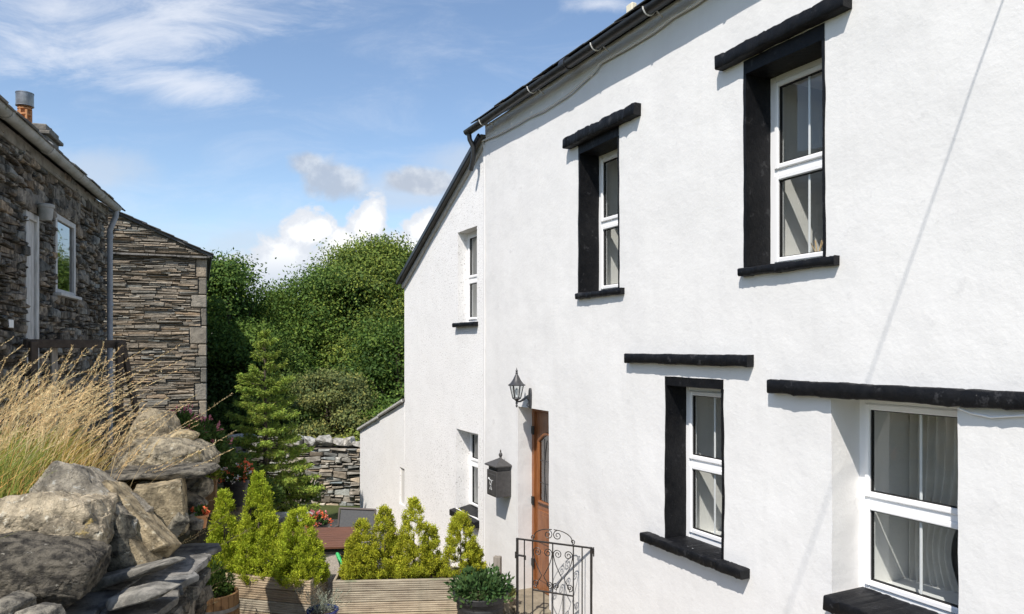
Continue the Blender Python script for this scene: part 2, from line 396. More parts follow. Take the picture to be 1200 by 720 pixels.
while u < 11.4:                                 # slates of the eaves course
    w = rg.uniform(.2, .3); mb.tint = (rg.uniform(.7, 1.3),)*3
    mb.M = Matrix.Translation((u, -.165+rg.uniform(-.01, .01), EZ+.037))@Matrix.Rotation(math.atan(sl)-.05, 4, 'X')
    mb.box((.004, 0, 0), (w-.004, .4, .012), .002); u += w
mb.M = Matrix(); mb.build('roof', M['slateroof'], cottage)
mb = MB()
ro = -.07
slab(mb, (0, ro, zE0+.10), (uE-.08, ro, zE1+.075), (uE-.08, W2, zE1+.075), (0, W2, zE0+.10), .045)
slab(mb, (uE+.01, ro+.05, zL0+.07), (uL-.06, ro+.05, zL1+.05), (uL-.06, 4, zL1+.05), (uE+.01, 4, zL0+.07), .035)
mb.build('extension_roof', M['slateroof'], cottage)
mb = MB(); mb.bar((.0, ro-.018, zE0+.08), (uE-.09, ro-.018, zE1+.05), .035, .085, .012)
mb.build('rake_trim', M['gutter'], cottage, label='black trim along the sloping verge')
mb = MB(); mb.bar((-.02, .0, zE0+.015), (uE-.03, .0, zE1-.015), .05, .07, .01)
mb.build('verge_fillet', M['verge'], cottage); mb = MB()
mb.bar((uE+.0, -.012, zL0+.035), ((uE+uL)/2-.02, -.012, (zL0+zL1)/2+.035), .05, .05, .01); mb.bar(((uE+uL)/2, -.016, (zL0+zL1)/2+.015), (uL-.05, -.016, zL1+.015), .05, .05, .01)
mb.build('verge_fillet', M['verge'], cottage)

# gutter: open half round with brackets
gz, gw, gr = 5.895, -.165, .058
mb = MB(); n = 10; vs = []; fs = []
ug0, ug1 = -.22, 11.6
for (uu) in (ug0, ug1):
    for r_ in (gr, gr-.006):
        for k in range(n+1):
            a = PI+PI*k/n; vs.append((uu, gw+r_*math.cos(a), gz+r_*math.sin(a)))
q = n+1
for k in range(n):
    fs.append([k, k+1, 2*q+k+1, 2*q+k]); fs.append([q+k, 3*q+k, 3*q+k+1, q+k+1]); fs.append([k, q+k, q+k+1, k+1])
fs.append([0, 2*q, 3*q, q]); fs.append([n, q+n, 3*q+n, 2*q+n]); fs.append(list(range(q)))
mb.add(vs, fs)
for uu in (2.35, 6.2): mb.tube([(uu-.05, gw, gz-.004), (uu+.05, gw, gz-.004)], gr+.006, 14)
gut = mb.build('gutter', M['gutter'], cottage, smooth=True)
for px in (568, 625, 700, 762, 850, 930):
    u = hu(px, -.15); mb = MB()
    mb.tube([(u, gw+(gr+.004)*math.cos(PI+PI*k/8), gz+(gr+.004)*math.sin(PI+PI*k/8)) for k in range(9)]+[(u, -.02, gz-.05)], .007, 6)
    mb.build('bracket', M['cable'], gut)
mb = MB()                                       # swan-neck at the far end into the rake
mb.tube([(-.16, gw, gz-.04), (-.16, gw+.01, gz-.12), (-.15, gw+.06, gz-.22), (-.16, gw+.06, gz-.36), (-.24, gw+.06, gz-.50)], .032, 10)
mb.build('downpipe', M['gutter'], cottage, smooth=True)
mb = MB()
cab = [hw(p[0], p[1]) for p in ((567, 166), (585, 159), (602, 150), (622, 138), (640, 130), (668, 112), (700, 84), (706, 75), (740, 56), (770, 38), (790, 22), (815, 8), (835, -6), (900, -40), (1000, -120))]
pts = []
for i in range(len(cab)-1):
    for k in range(4):
        t_ = k/4; pts.append((cab[i][0]*(1-t_)+cab[i+1][0]*t_, -.028+wob(cab[i][0], cab[i][1], .016), cab[i][1]*(1-t_)+cab[i+1][1]*t_))
mb.tube(pts, .011, 7); cbl = mb.build('eaves_cable', M['cable'], cottage, smooth=True)
mb = MB()
c2 = [hw(p[0], p[1]) for p in ((1126, 478), (1140, 484), (1165, 489), (1200, 487), (1260, 484))]
mb.tube([(a, -.016+wob(a, b, .016), b) for a, b in c2], .007, 6); mb.build('sill_cable', M['upvc'], cottage, smooth=True)

# windows ---------------------------------------------------------------
def rough_bar(mb, u0, u1, w0, w1, z0, z1, seed, jit=.008, n=70, taper=True):
    """a hand-cut slate slab: wobbly edges along u"""
    r_ = random.Random(seed); vs = []; fs = []
    for i in range(n+1):
        u = u0+(u1-u0)*i/n; e = lambda k, s: noise.noise(Vector((u*6+seed*9, k*5.3, seed)))*jit+noise.noise(Vector((u*19+seed, k*7.7, 2)))*jit*.6*s-max(0, noise.noise(Vector((u*34+seed*3, k*2.9, 4)))-.25)*jit*2.4*s
        c = .008
        sec = [(w0+c+e(1, 1), z0+e(2, 1)), (w0+e(1, 1), z0+c+e(2, 1)), (w0+e(3, 1), z1-c+e(4, 1)), (w0+c+e(3, 1), z1+e(4, 1)), (w1, z1+e(5, .5)), (w1, z0+e(6, .5))]
        uo = (r_.uniform(-.01, .01) if i in (0, n) else 0)
        for (w, z) in sec: vs.append((u+uo, w, z))
    for i in range(n):
        for k in range(6): fs.append([i*6+k, i*6+(k+1) % 6, (i+1)*6+(k+1) % 6, (i+1)*6+k])
    fs.append([0, 1, 2, 3, 4, 5]); fs.append([n*6+k for k in range(6)][::-1]); mb.add(vs, fs)

def glazed(o, P, U, Z, wf, split=.5, bars=True, inner=.80, label=None, parent=None):
    """white two-light casement set wf deep in opening o; returns the window part"""
    u0, u1, z0, z1 = o; e = .012; fw = .045; d = .07
    mb = MB()
    for (a, b) in (((u0-e, z0-e), (u0+fw, z1+e)), ((u1-fw, z0-e), (u1+e, z1+e))):
        mb.box((a[0], wf, a[1]), (b[0], wf+d, b[1]), .006)
    mb.box((u0+fw-.002, wf+.001, z0-e), (u1-fw+.002, wf+d-.001, z0+fw), .006)
    mb.box((u0+fw-.002, wf+.001, z1-fw), (u1-fw+.002, wf+d-.001, z1+e), .006)
    zm = z0+(z1-z0)*split
    mb.box((u0+fw-.002, wf+.002, zm-.022), (u1-fw+.002, wf+d-.002, zm+.022), .006)
    w = mb.build('window', M['upvc'], parent or cottage, label=label)
    for (za, zb) in ((z0+fw, zm-.022), (zm+.022, z1-fw)):
        sb = MB(); s_ = .038; ua, ub = u0+fw, u1-fw; wa, wb = wf-.014, wf+.05
        sb.box((ua, wa, za), (ua+s_, wb, zb), .007); sb.box((ub-s_, wa, za), (ub, wb, zb), .007)
        sb.box((ua+s_-.002, wa+.001, za), (ub-s_+.002, wb-.001, za+s_), .007); sb.box((ua+s_-.002, wa+.001, zb-s_), (ub-s_+.002, wb-.001, zb), .007)
        sb.build('sash', M['upvc'], w)
        g = MB(); ga, gb, gz0, gz1 = ua+s_-.003, ub-s_+.003, za+s_-.003, zb-s_+.003; t_ = .009; y0, y1 = wf+.004, wf+.03
        g.box((ga, y0, gz0), (ga+t_, y1, gz1), .001); g.box((gb-t_, y0, gz0), (gb, y1, gz1), .001)
        g.box((ga, y0, gz0), (gb, y1, gz0+t_), .001); g.box((ga, y0, gz1-t_), (gb, y1, gz1), .001)
        g.build('gasket', M['gasket'], w)
        p = MB(); p.add([(ga, wf+.014, gz0), (gb, wf+.014, gz0), (gb, wf+.014, gz1), (ga, wf+.014, gz1)], [[0, 1, 2, 3]]); p.build('pane', M['glass'], w)
        if bars:
            b = MB(); um = (ga+gb)/2; b.box((um-.009, wf+.019, gz0), (um+.009, wf+.029, gz1), .003); b.build('glazing_bar', M['upvc'], w)
    r = MB(); tunnel(r, P, U, Z, o, wf+d-.002, inner); r.build('inner_reveal', M['reveal'], w)
    s = MB(); s.box((u0-.03, wf+d, z0-.03), (u1+.03, inner+.06, z0+.008), .006); s.build('inner_sill', M['upvc'], w)
    return w

def black_surround(w, o, P, U, Z, wf, left, right, head, seed):
    mb = MB(); tunnel(mb, P, U, Z, o, None, wf+.03)
    n = 22
    def strip(pa, pb):                           # thin proud paint edge following the wall
        vs = []; fs = []
        for i in range(n+1):
            t_ = i/n; a, b = pa(t_), pb(t_)
            for q in (a, b):
                v = P(*q); vs.append((v[0], v[1]-.004, v[2]))
            v = P(*b); vs.append((v[0], v[1]+.02, v[2])); v = P(*a); vs.append((v[0], v[1]+.02, v[2]))
        for i in range(n):
            for k in range(4): fs.append([i*4+k, i*4+(k+1) % 4, i*4+4+(k+1) % 4, i*4+4+k])
        mb.add(vs, fs)
    j = lambda t_, k: noise.noise(Vector((t_*9, k*3.3, seed)))*.006
    if left: strip(lambda t_: (o[0]-left+j(t_, 1), o[2]+(o[3]-o[2])*t_), lambda t_: (o[0]+.001, o[2]+(o[3]-o[2])*t_))
    if right: strip(lambda t_: (o[1]-.001, o[2]+(o[3]-o[2])*t_), lambda t_: (o[1]+right+j(t_, 2), o[2]+(o[3]-o[2])*t_))
    if head: strip(lambda t_: (o[0]-left+(o[1]+right-o[0]+left)*t_, o[3]-.001), lambda t_: (o[0]-left+(o[1]+right-o[0]+left)*t_, o[3]+head+j(t_, 3)))
    mb.build('painted_surround', M['black'], w, smooth=50)

def slab_part(name, w, u0, u1, prot, z0, z1, seed, jit=.007, back=.05):
    mb = MB(); rough_bar(mb, u0, u1, -prot, back, z0, z1, seed, jit); return mb.build(name, M['black'], w, smooth=50)

wUR = glazed(oUR, Pm, Um, Zm, .235, .50, label='large upper white casement nearest the camera, dark slate hood above')
black_surround(wUR, oUR, Pm, Um, Zm, .235, .025, .02, .10, 3)
slab_part('lintel', wUR, hu(838, -.08), hu(991, -.06), .085, 5.155, 5.255, 11); slab_part('sill', wUR, hu(865, -.05), hu(977, -.05), .055, 3.575, 3.632, 12, .006, .235)
wUL = glazed(oUL, Pm, Um, Zm, .235, .50, label='narrow upper white casement above the lantern side, dark slate hood above')
black_surround(wUL, oUL, Pm, Um, Zm, .235, .025, .02, .10, 4)
slab_part('lintel', wUL, hu(660, -.08), hu(744, -.07), .085, 5.11, 5.215, 13, .010); slab_part('sill', wUL, hu(675, -.04), hu(728, -.04), .05, 3.545, 3.602, 14, .006, .235)
wLM = glazed(oLM, Pm, Um, Zm, .20, .50, label='lower white casement with black reveals below a floating slate ledge')
black_surround(wLM, oLM, Pm, Um, Zm, .20, .02, .025, .075, 5)
slab_part('lintel', wLM, hu(738), hu(885), .07, 2.915, 3.0, 15, .006); slab_part('sill', wLM, hu(751, -.08), hu(869, -.08), .09, 1.375, 1.448, 16, .008, .2)
wLR = glazed(oLR, Pm, Um, Zm, .262, .47, label='largest white casement with white splayed reveals and curtains inside')
slab_part('lintel', wLR, hu(907), hu(1330), .07, 2.738, 2.832, 17, .008); slab_part('sill', wLR, hu(968, -.08), hu(1150, -.08), .10, 1.395, 1.490, 18, .010, .262)
wE1 = glazed(oE1, Pe, Ue, Ze, .17, .48, label='small upper casement in the pebbledashed wall')
slab_part('sill', wE1, oE1[0]-.05, oE1[1]+.03, .05, 3.345, 3.402, 19, .004, .17)
wE2 = glazed(oE2, Pe, Ue, Ze, .235, .58, label='lower casement in the pebbledashed wall with a deep black sill')
mb = MB()
mb.add([(oE2[0]-.06, -.06, .66), (oE2[1]+.04, -.06, .66), (oE2[1]+.04, .235, .66), (oE2[0]-.06, .235, .66),
        (oE2[0]-.06, -.06, .74), (oE2[1]+.04, -.06, .74), (oE2[1]+.04, .235, .80), (oE2[0]-.06, .235, .80)],
       [[0, 1, 5, 4], [1, 2, 6, 5], [2, 3, 7, 6], [3, 0, 4, 7], [4, 5, 6, 7], [3, 2, 1, 0]])
mb.build('sill', M['black'], wE2)

# rooms behind the panes
mb = MB(); D_ = 3.2; WALLT = .80
for (ua, ub, za, zb) in ((.3, 11.3, .1, 2.95), (.3, 11.3, 3.0, 5.7), (uE+.3, -.3, .1, 2.6), (uE+.3, -.3, 2.7, 4.4)):
    mb.mi = 0; mb.add([(ua, D_, za), (ub, D_, za), (ub, D_, zb), (ua, D_, zb)], [[0, 1, 2, 3]])
    mb.add([(ua, WALLT, zb), (ub, WALLT, zb), (ub, D_, zb), (ua, D_, zb)], [[0, 1, 2, 3]])
    for k in (ua, ub): mb.add([(k, WALLT, za), (k, D_, za), (k, D_, zb), (k, WALLT, zb)], [[0, 1, 2, 3]])
    mb.mi = 1; mb.add([(ua, WALLT, za), (ub, WALLT, za), (ub, D_, za), (ua, D_, za)], [[0, 1, 2, 3]])
for k in (2.9, 6.0):
    mb.mi = 0; mb.box((k, .84, .12), (k+.1, D_-.02, 5.68), .002)
mb.build('interior', [M['room'], M['floorin']], cottage)

def curtain(w, u0, u1, wc, z0, z1, pinch, side, seed):
    mb = MB(); nu, nz_ = 60, 26; vs = []; fs = []
    for j in range(nz_+1):
        t_ = j/nz_; z = z1+(z0-z1)*t_
        k = 1-pinch*math.exp(-((t_-.72)/.22)**2)
        for i in range(nu+1):
            s_ = i/nu; uu = (u0+(u1-u0)*s_*k) if side == 0 else (u1-(u1-u0)*(1-s_)*k)
            vs.append((uu, wc+.028*math.sin(s_*44+seed+.6*math.sin(t_*3))*k, z))
    for j in range(nz_):
        for i in range(nu): fs.append([j*(nu+1)+i, j*(nu+1)+i+1, (j+1)*(nu+1)+i+1, (j+1)*(nu+1)+i])
    mb.add(vs, fs); return mb.build('curtain', M['curtain'], w, smooth=True)
cu = curtain(wLR, oLR[0]+.0, oLR[0]+.44, .74, 1.3, 2.8, .34, 0, 1)
curtain(wUL, oUL[0]-.15, oUL[0]+.12, .78, 3.5, 5.15, .1, 0, 2); curtain(wLM, oLM[1]-.16, oLM[1]+.1, .78, 1.35, 2.85, .2, 1, 3)

# front door -------------------------------------------------------------
u0, u1, z0, z1 = oD; wd = .20
mb = MB()
for a, b in ((u0-.01, u0+.05), (u1-.05, u1+.01)): mb.box((a, wd-.02, z0), (b, wd+.06, z1+.01), .006)
mb.box((u0+.05, wd-.019, z1-.06), (u1-.05, wd+.059, z1+.01), .006)
door = mb.build('door', M['doorwood'], cottage, label='brown varnished panelled front door with leaded glass')
mb = MB(); a, b = u0+.052, u1-.052; y0 = wd+.008
mb.box((a, y0, z0+.03), (b, y0+.045, z1-.062), .004)
def raised(mb, ua, ub, za, zb):
    for k, (i_, y) in enumerate(((0, y0-.012), (.018, y0-.004), (.04, y0-.014))): mb.box((ua+i_, y, za+i_), (ub-i_, y0+.01, zb-i_), .006)
H = z1-z0
raised(mb, a+.07, b-.07, z0+.16, z0+.52); raised(mb, a+.07, b-.07, z0+.60, z0+.98)
mb.build('leaf', M['doorwood'], door)
mb = MB(); ga, gb, g0, g1 = a+.10, b-.10, z0+1.08, z1-.30
arch = lambda t_: g1-.10+.10*math.sin(PI*t_)
fr = [(ga, y0-.012, g0), (ga, y0-.012, g1-.1)]+[(ga+(gb-ga)*k/10, y0-.012, arch(k/10)) for k in range(11)]+[(gb, y0-.012, g0), (ga, y0-.012, g0)]
mb.tube(fr, .020, 8); mb.build('glass_moulding', M['doorwood'], door, smooth=True)
mb = MB(); ring = [(ga, y0-.006, g0), (gb, y0-.006, g0), (gb, y0-.006, g1-.1)]+[(gb-(gb-ga)*k/10, y0-.006, arch(1-k/10)) for k in range(1, 11)]
mb.add(ring, [list(range(len(ring)))]); mb.build('pane', M['oldglass'], door)
mb = MB(); uc = (ga+gb)/2
for s_ in (-1, 1):
    mb.tube([(uc+s_*(.03+.06*math.sin(PI*k/12)), y0-.009, g0+(g1-g0-.08)*k/12) for k in range(13)], .005, 5)
    mb.tube([(uc+s_*.09, y0-.009, g0), (uc+s_*.09, y0-.009, g1-.06)], .004, 5)
for k in (.28, .6): mb.tube([(ga, y0-.009, g0+(g1-g0)*k), (gb, y0-.009, g0+(g1-g0)*k)], .004, 5)
mb.build('leading', M['lead'], door)
mb = MB(); mb.tube([(u1-.09, y0-.05, z0+1.02), (u1-.09, y0, z0+1.02)], .012, 8); mb.tube([(u1-.09, y0-.05, z0+1.02), (u1-.2, y0-.05, z0+1.02)], .010, 8); mb.box((u1-.105, y0-.008, z0+.92), (u1-.075, y0, z0+1.14), .003)
mb.build('handle', M['iron'], door)
for k in (.12, .50, .93):
    mb = MB(); zz = z0+.1+(H-.25)*k; mb.tube([(u0+.05, wd-.03, zz-.05), (u0+.05, wd-.03, zz+.05)], .016, 8); mb.box((u0+.0, wd-.032, zz-.045), (u0+.045, wd-.018, zz+.045), .003)
    mb.build('hinge', M['iron'], door)
mb = MB(); mb.box((u0-.02, -.30, -.1), (u1+.05, .26, .192), .015); mb.box((u0-.05, -.58, -.2), (u1+.35, -.302, .02), .015)
mb.build('door_step', M['step'], cottage)

# ---------------------------------------------------------------- things on the cottage
HR = math.atan2(-CA, SA)
def hworld(u, w, z): return Vector((OA.x+EU.x*u+EN.x*w, OA.y+EU.y*u+EN.y*w, z))
# lantern
ul, zl = hw(622.5, 468); lan = thing('wall_lantern', 'black carriage lantern with a pointed lid beside the front door', 'lamp', hworld(ul, 0, zl), HR)
mb = MB()
mb.lathe([(.001, -.11), (.022, -.10), (.03, -.06), (.034, .05), (.03, .10), (.02, .125), (.001, .13)], 12, cap=False)
for i, v in enumerate(mb.v): mb.v[i] = (v[0], v[1]*.6-.012, v[2])
mb.build('back_plate', M['lampmetal'], lan, smooth=True)
lx = -.185
mb = MB(); mb.tube([(0, -.02, -.02), (0, -.05, .03), (0, -.09, .055-.05), (0, -.14, -.022), (0, lx, -.022)], [.014, .022, .016, .010, .010], 8)
mb.tube([(0, -.03, -.09), (0, -.055, -.07), (0, -.05, -.05), (0, -.035, -.055)], .006, 6)
mb.build('arm', M['lampmetal'], lan, smooth=True)
mb = MB(); at = (0, lx, 0)
mb.lathe([(.001, -.09), (.010, -.08), (.014, -.066), (.006, -.056), (.014, -.042), (.010, -.02), (.022, -.005), (.050, .012), (.046, .024), (.001, .026)], 12, at, False)
mb.build('base_finial', M['lampmetal'], lan, smooth=True)
z_a, z_b = .02, .165
mb = MB()
for k in range(6):
    a = 2*PI*k/6; c, s_ = math.cos(a), math.sin(a)
    mb.tube([(at[0]+.046*c, at[1]+.046*s_, z_a), (at[0]+.078*c, at[1]+.078*s_, z_b)], .0055, 5)
mb.tube([(at[0]+.078*math.cos(2*PI*k/6), at[1]+.078*math.sin(2*PI*k/6), z_b) for k in range(7)], .005, 5)
mb.build('cage', M['lampmetal'], lan)
mb = MB(); vs = []
for k in range(6):
    a = 2*PI*k/6; vs += [(at[0]+.044*math.cos(a), at[1]+.044*math.sin(a), z_a), (at[0]+.076*math.cos(a), at[1]+.076*math.sin(a), z_b)]
mb.add(vs, [[2*k, (2*k+2) % 12, (2*k+3) % 12, 2*k+1] for k in range(6)]); mb.build('glass', M['lampglass'], lan)
mb = MB(); mb.lathe([(.001, .03), (.014, .03), (.014, .07), (.02, .085), (.022, .11), (.001, .135)], 10, at, False); mb.build('bulb', M['upvc'], lan, smooth=True)
mb = MB(); mb.lathe([(.098, z_b-.006), (.10, z_b+.002), (.072, z_b+.022), (.045, z_b+.06), (.026, z_b+.10), (.012, z_b+.125), (.017, z_b+.135), (.009, z_b+.145), (.015, z_b+.16), (.006, z_b+.175), (.001, z_b+.20)], 12, at, False)
mb.lathe([(.001, z_b-.004), (.098, z_b-.006)], 12, at, False)
mb.build('lid', M['lampmetal'], lan, smooth=30)

# mailbox
ub, zb = hw(600, 582); DW, DD, DH = .27, .21, .37
mbx = thing('mailbox', 'dark grey peaked wall mailbox with a white post horn, by the door', 'mailbox', hworld(ub-DW/2, 0, zb), HR)
mb = MB(); mb.box((-DW/2, -DD, 0), (DW/2, -.004, DH-.06), .006); mb.box((-DW/2+.012, -DD+.018, DH-.06), (DW/2-.012, -.004, DH-.005), .004); mb.build('body', M['box'], mbx)
mb = MB(); e = .022
L4 = [(-DW/2-e, -DD-e, DH-.01), (DW/2+e, -DD-e, DH-.01), (DW/2+e, 0, DH-.01), (-DW/2-e, 0, DH-.01)]
U4 = [(x, y, z+.014) for x, y, z in L4]; ap = [(-.012, -DD*.42, DH+.085), (.012, -DD*.42, DH+.085)]
mb.add(L4+U4+ap, [[0, 1, 5, 4], [1, 2, 6, 5], [2, 3, 7, 6], [3, 0, 4, 7], [3, 2, 1, 0], [4, 5, 9, 8], [5, 6, 9], [6, 7, 8, 9], [7, 4, 8]]); mb.build('lid', M['box'], mbx)
mb = MB(); mb.lathe([(.001, .075), (.02, .08), (.012, .09), (.022, .11), (.024, .125), (.012, .145), (.007, .155), (.012, .165), (.001, .185)], 10, (0, -DD*.42, DH), False); mb.build('finial', M['box'], mbx, smooth=True)
mb = MB(); mb.box((-DW/2+.02, -DD-.008, .02), (DW/2-.02, -DD-.001, DH-.10), .003); mb.build('door', M['box'], mbx)
mb = MB(); yy = -DD-.010
mb.tube([(.0+.026*math.cos(2*PI*k/14), yy, .165+.026*math.sin(2*PI*k/14)) for k in range(15)], .0035, 5)
mb.tube([(.065, yy, .195), (.02, yy, .192), (-.025, yy, .194), (-.045, yy, .202), (-.058, yy, .21)], [.0035, .004, .005, .008, .012], 8)
for sg in (-1, 1): mb.add([(sg*.006, yy, .132), (sg*.04, yy, .08), (sg*.01, yy, .076)], [[0, 1, 2]])
mb.tube([(-.022, yy, .135), (.022, yy, .135)], .0035, 5)
mb.build('emblem', M['emblem'], mbx)

# security sensor above the eaves
p = hworld(hu(740, .25), .25, EZ+.2)
sn = thing('roof_sensor', 'small cream box on a stalk rising above the cottage gutter', 'sensor', p, HR)
zt = CZ+(408-18)/FPX*p.y-p.z
mb = MB(); mb.tube([(0, 0, -.05), (0, 0, zt+.02)], .014, 8); mb.build('stalk', M['gutter'], sn)
mb = MB(); mb.box((-.05, -.03, zt), (.05, .03, zt+.105), .008); mb.build('box', M['cream'], sn)

# reed diffuser on the inner sill of the upper right window
p = hworld(oUR[0]+.27, .42, 3.64); rd = thing('reed_diffuser', 'small amber bottle with reed sticks inside the upper right window', 'ornament', p, HR)
mb = MB(); mb.lathe([(.026, 0), (.030, .01), (.030, .05), (.012, .07), (.012, .085)], 12); mb.build('bottle', M['amber'], rd, smooth=True)
mb = MB()
for k in range(6): mb.tube([(0, 0, .07), (.05*math.cos(k), .03*math.sin(k*1.7), .19)], .003, 4)
mb.build('stick', M['reed'], rd)

# overhead telephone wire that throws the thin diagonal shadow on the wall
SUN = Vector((.114, .245, -.34)).normalized()
a = Vector(hworld(*[hw(1175, 0)[0], 0, hw(1175, 0)[1]])); b = Vector(hworld(hw(1018, 445)[0], 0, hw(1018, 445)[1]))
a2 = a-SUN*1.6; b2 = b-SUN*4.6; d = (b2-a2)
mb = MB(); mb.tube([a2-d*.5, a2, a2+d*.5, b2, b2+d*1.3], .0042, 6); tag(mb.build('telephone_wire', M['gutter']), 'thin overhead wire casting a diagonal shadow across the white wall', 'wire')

# iron gate --------------------------------------------------------------
g0 = Vector((.783, 7.32, 0)); g1 = Vector((.055, 7.68, 0)); gl = (g1-g0).length
gate = thing('iron_gate', 'black wrought iron garden gate with scrolled hearts, standing open by the door', 'gate', g0, math.atan2(g1.y-g0.y, g1.x-g0.x))
zt, zp, zb_ = 1.085, .575, .03
mb = MB()
for s_ in (0, 1): mb.box((s_*gl-.011, -.011, zb_), (s_*gl+.011, .011, zt), .002)
mb.box((0, -.009, zt-.016), (gl, .009, zt), .002); mb.box((0, -.009, zb_+.05), (gl, .009, zb_+.066), .002)
mb.build('frame', M['iron'], gate)
fx = lambda k: gl*(1-k)
mb = MB()
for k in (.10, .215, .49, .765, .88): mb.tube([(fx(k), 0, zb_+.06), (fx(k), 0, zt-.01)], .0065, 6)
for k in (.37, .63): mb.tube([(fx(k), 0, zb_+.06), (fx(k), 0, zp)], .0065, 6)
mb.box((fx(.765), -.008, zp-.007), (fx(.215), .008, zp+.007), .002)
mb.build('bars', M['iron'], gate)
mb = MB()
def spiral(cx, cz, r, a0, turns, sg, n=26):
    return [(cx+(r*(1-.82*k/n))*math.cos(a0+sg*2*PI*turns*k/n), 0, cz+(r*(1-.82*k/n))*math.sin(a0+sg*2*PI*turns*k/n)) for k in range(n+1)]
ph = zt-.016-zp
for (ka, kb) in ((.215, .49), (.49, .765)):
    xa, xb = fx(kb), fx(ka); w = xb-xa; xm = (xa+xb)/2
    for sg in (-1, 1):
        r = w*.21; edge = xm+sg*(w/2-.008)
        top = spiral(edge-sg*r, zt-.016-ph*.20, r, 0 if sg > 0 else PI, 1.6, sg)
        mid = []
        for k in range(1, 13):                     # from the side of the top curl to the waist to the bottom curl
            t_ = k/12
            if t_ < .62: q = t_/.62; mid.append((edge-sg*(w/2-.010)*(q**1.6), 0, zt-.016-ph*(.20+.50*q)))
            else: q = (t_-.62)/.38; mid.append((xm+sg*(.010+(w/2-.03)*.75*math.sin(q*PI/2)), 0, zt-.016-ph*(.70+.24*q)))
        bot = spiral(xm+sg*(w*.32), zp+ph*.15, w*.17, -PI/2, 1.5, sg)
        mb.tube(top[::-1]+mid+bot, .0048, 5)
for sg in (-1, 1):                                 # scrolls above the top rail
    xm = fx(.49); x1 = xm+sg*gl*.27
    arc = [(xm+sg*(.01+gl*.25*math.sin(q*PI/2)), 0, zt+.015+.115*math.cos(q*PI/2)**.8) for q in [k/10 for k in range(11)]]
    mb.tube(spiral(xm+sg*.052, zt+.075, .05, PI/2, 1.5, sg)[::-1]+arc+spiral(x1-sg*.004, zt+.03, .026, -PI/2, 1.2, sg), .0048, 5)
mb.build('scrollwork', M['iron'], gate)
mb = MB(); mb.box((gl-.09, -.014, .90), (gl+.02, .014, .915), .003); mb.tube([(gl+.015, 0, .875), (gl+.015, 0, .94)], .012, 7); mb.tube([(gl-.09, 0, .87), (gl-.09, 0, .91)], .009, 7); mb.build('latch', M['iron'], gate)
mb = MB(); mb.tube([(0, 0, 1.03), (-.03, -.0, 1.085), (-.10, 0, 1.08)], .012, 7); mb.box((-.06, -.012, 1.0), (-.02, .012, 1.075), .003); mb.build('hinge', M['iron'], gate)
mb = MB(); mb.tube([(0, 0, .14), (-.12, 0, .14)], .011, 7); mb.build('hinge', M['iron'], gate)

# ---------------------------------------------------------------- rubble walls
def ztint(rng, lo=.6, hi=1.3, w=.06):
    b = rng.uniform(lo, hi); k = rng.gauss(0, w); return (b*(1+k), b, b*(1-k))
def masonry(mb, u0, u1, z0, ztop, holes, ch, ln, jut, rng, gap=.006, lo=.6, hi=1.3, y0=0.0, ragged=.2):
    zmax = max(ztop(u0), ztop(u1), ztop((u0+u1)/2)); brk = sorted(set([h[2] for h in holes]+[h[3] for h in holes]))
    z = z0
    while z < zmax:
        h = rng.uniform(*ch)
        for b in brk:
            if z+1e-6 < b < z+h*1.5: h = b-z; break
        iv = [(u0, u1)]
        for H_ in holes:
            if z+h > H_[2]+1e-4 and z < H_[3]-1e-4:
                nv = []
                for (a, b) in iv:
                    if H_[0] > a: nv.append((a, min(b, H_[0])))
                    if H_[1] < b: nv.append((max(a, H_[1]), b))
                iv = [q for q in nv if q[1]-q[0] > .02]
        for (a, b) in iv:
            u = a
            while u < b-1e-6:
                l = rng.uniform(*ln)*(.7+h/ch[1]*.5)
                if b-(u+l) < ln[0]*.6: l = b-u
                parts = [(z, h)]
                if h > ch[0]*1.5 and rng.random() < .35: k = rng.uniform(.35, .65); parts = [(z, h*k), (z+h*k, h*(1-k))]
                for (zz, hh) in parts:
                    if zz > ztop(u+l/2): continue
                    j = lambda s_: rng.uniform(-s_, s_)
                    g = gap*rng.uniform(.5, 1.6); f = -rng.uniform(0, jut); c = min(hh, l)*rng.uniform(.10, .24); dz = hh*ragged
                    q = [(u+g, zz+g+j(dz)), (u+l-g, zz+g+j(dz)), (u+l-g, zz+hh-g+j(dz)), (u+g, zz+hh-g+j(dz))]
                    vs = [(x, y0+.05, min(zq, ztop(x))) for x, zq in q]+[(x, y0+f+.012, min(zq, ztop(x))) for x, zq in q]
                    cx_, cz_ = u+l/2, zz+hh/2
                    for x, zq in q:
                        sx = -1 if x > cx_ else 1; sz = -1 if zq > cz_ else 1
                        vs.append((x+sx*c*rng.uniform(.4, 1.2), y0+f-rng.uniform(0, .014), min(zq+sz*c*rng.uniform(.4, 1.1), ztop(x))))
                    mb.tint = ztint(rng, lo, hi)
                    mb.add(vs, [[0, 1, 5, 4], [1, 2, 6, 5], [2, 3, 7, 6], [3, 0, 4, 7], [4, 5, 9, 8], [5, 6, 10, 9], [6, 7, 11, 10], [7, 4, 8, 11], [8, 9, 10, 11]])
                u += l
        z += h
def backing(mb, u0, u1, z0, ztop, holes, y):
    U = lines(u0, u1, [h[0] for h in holes]+[h[1] for h in holes], .5); Z = lines(z0, max(ztop(u0), ztop(u1)), [h[2] for h in holes]+[h[3] for h in holes], .25)
    nz = len(Z); vs = [(u, y, min(z, ztop(u))) for u in U for z in Z]; fs = []
    for i in range(len(U)-1):
        for j in range(nz-1):
            a, b = (U[i]+U[i+1])/2, (Z[j]+Z[j+1])/2
            if any(h[0] < a < h[1] and h[2] < b < h[3] for h in holes): continue
            fs.append([i*nz+j, (i+1)*nz+j, (i+1)*nz+j+1, i*nz+j+1])
    mb.add(vs, fs)

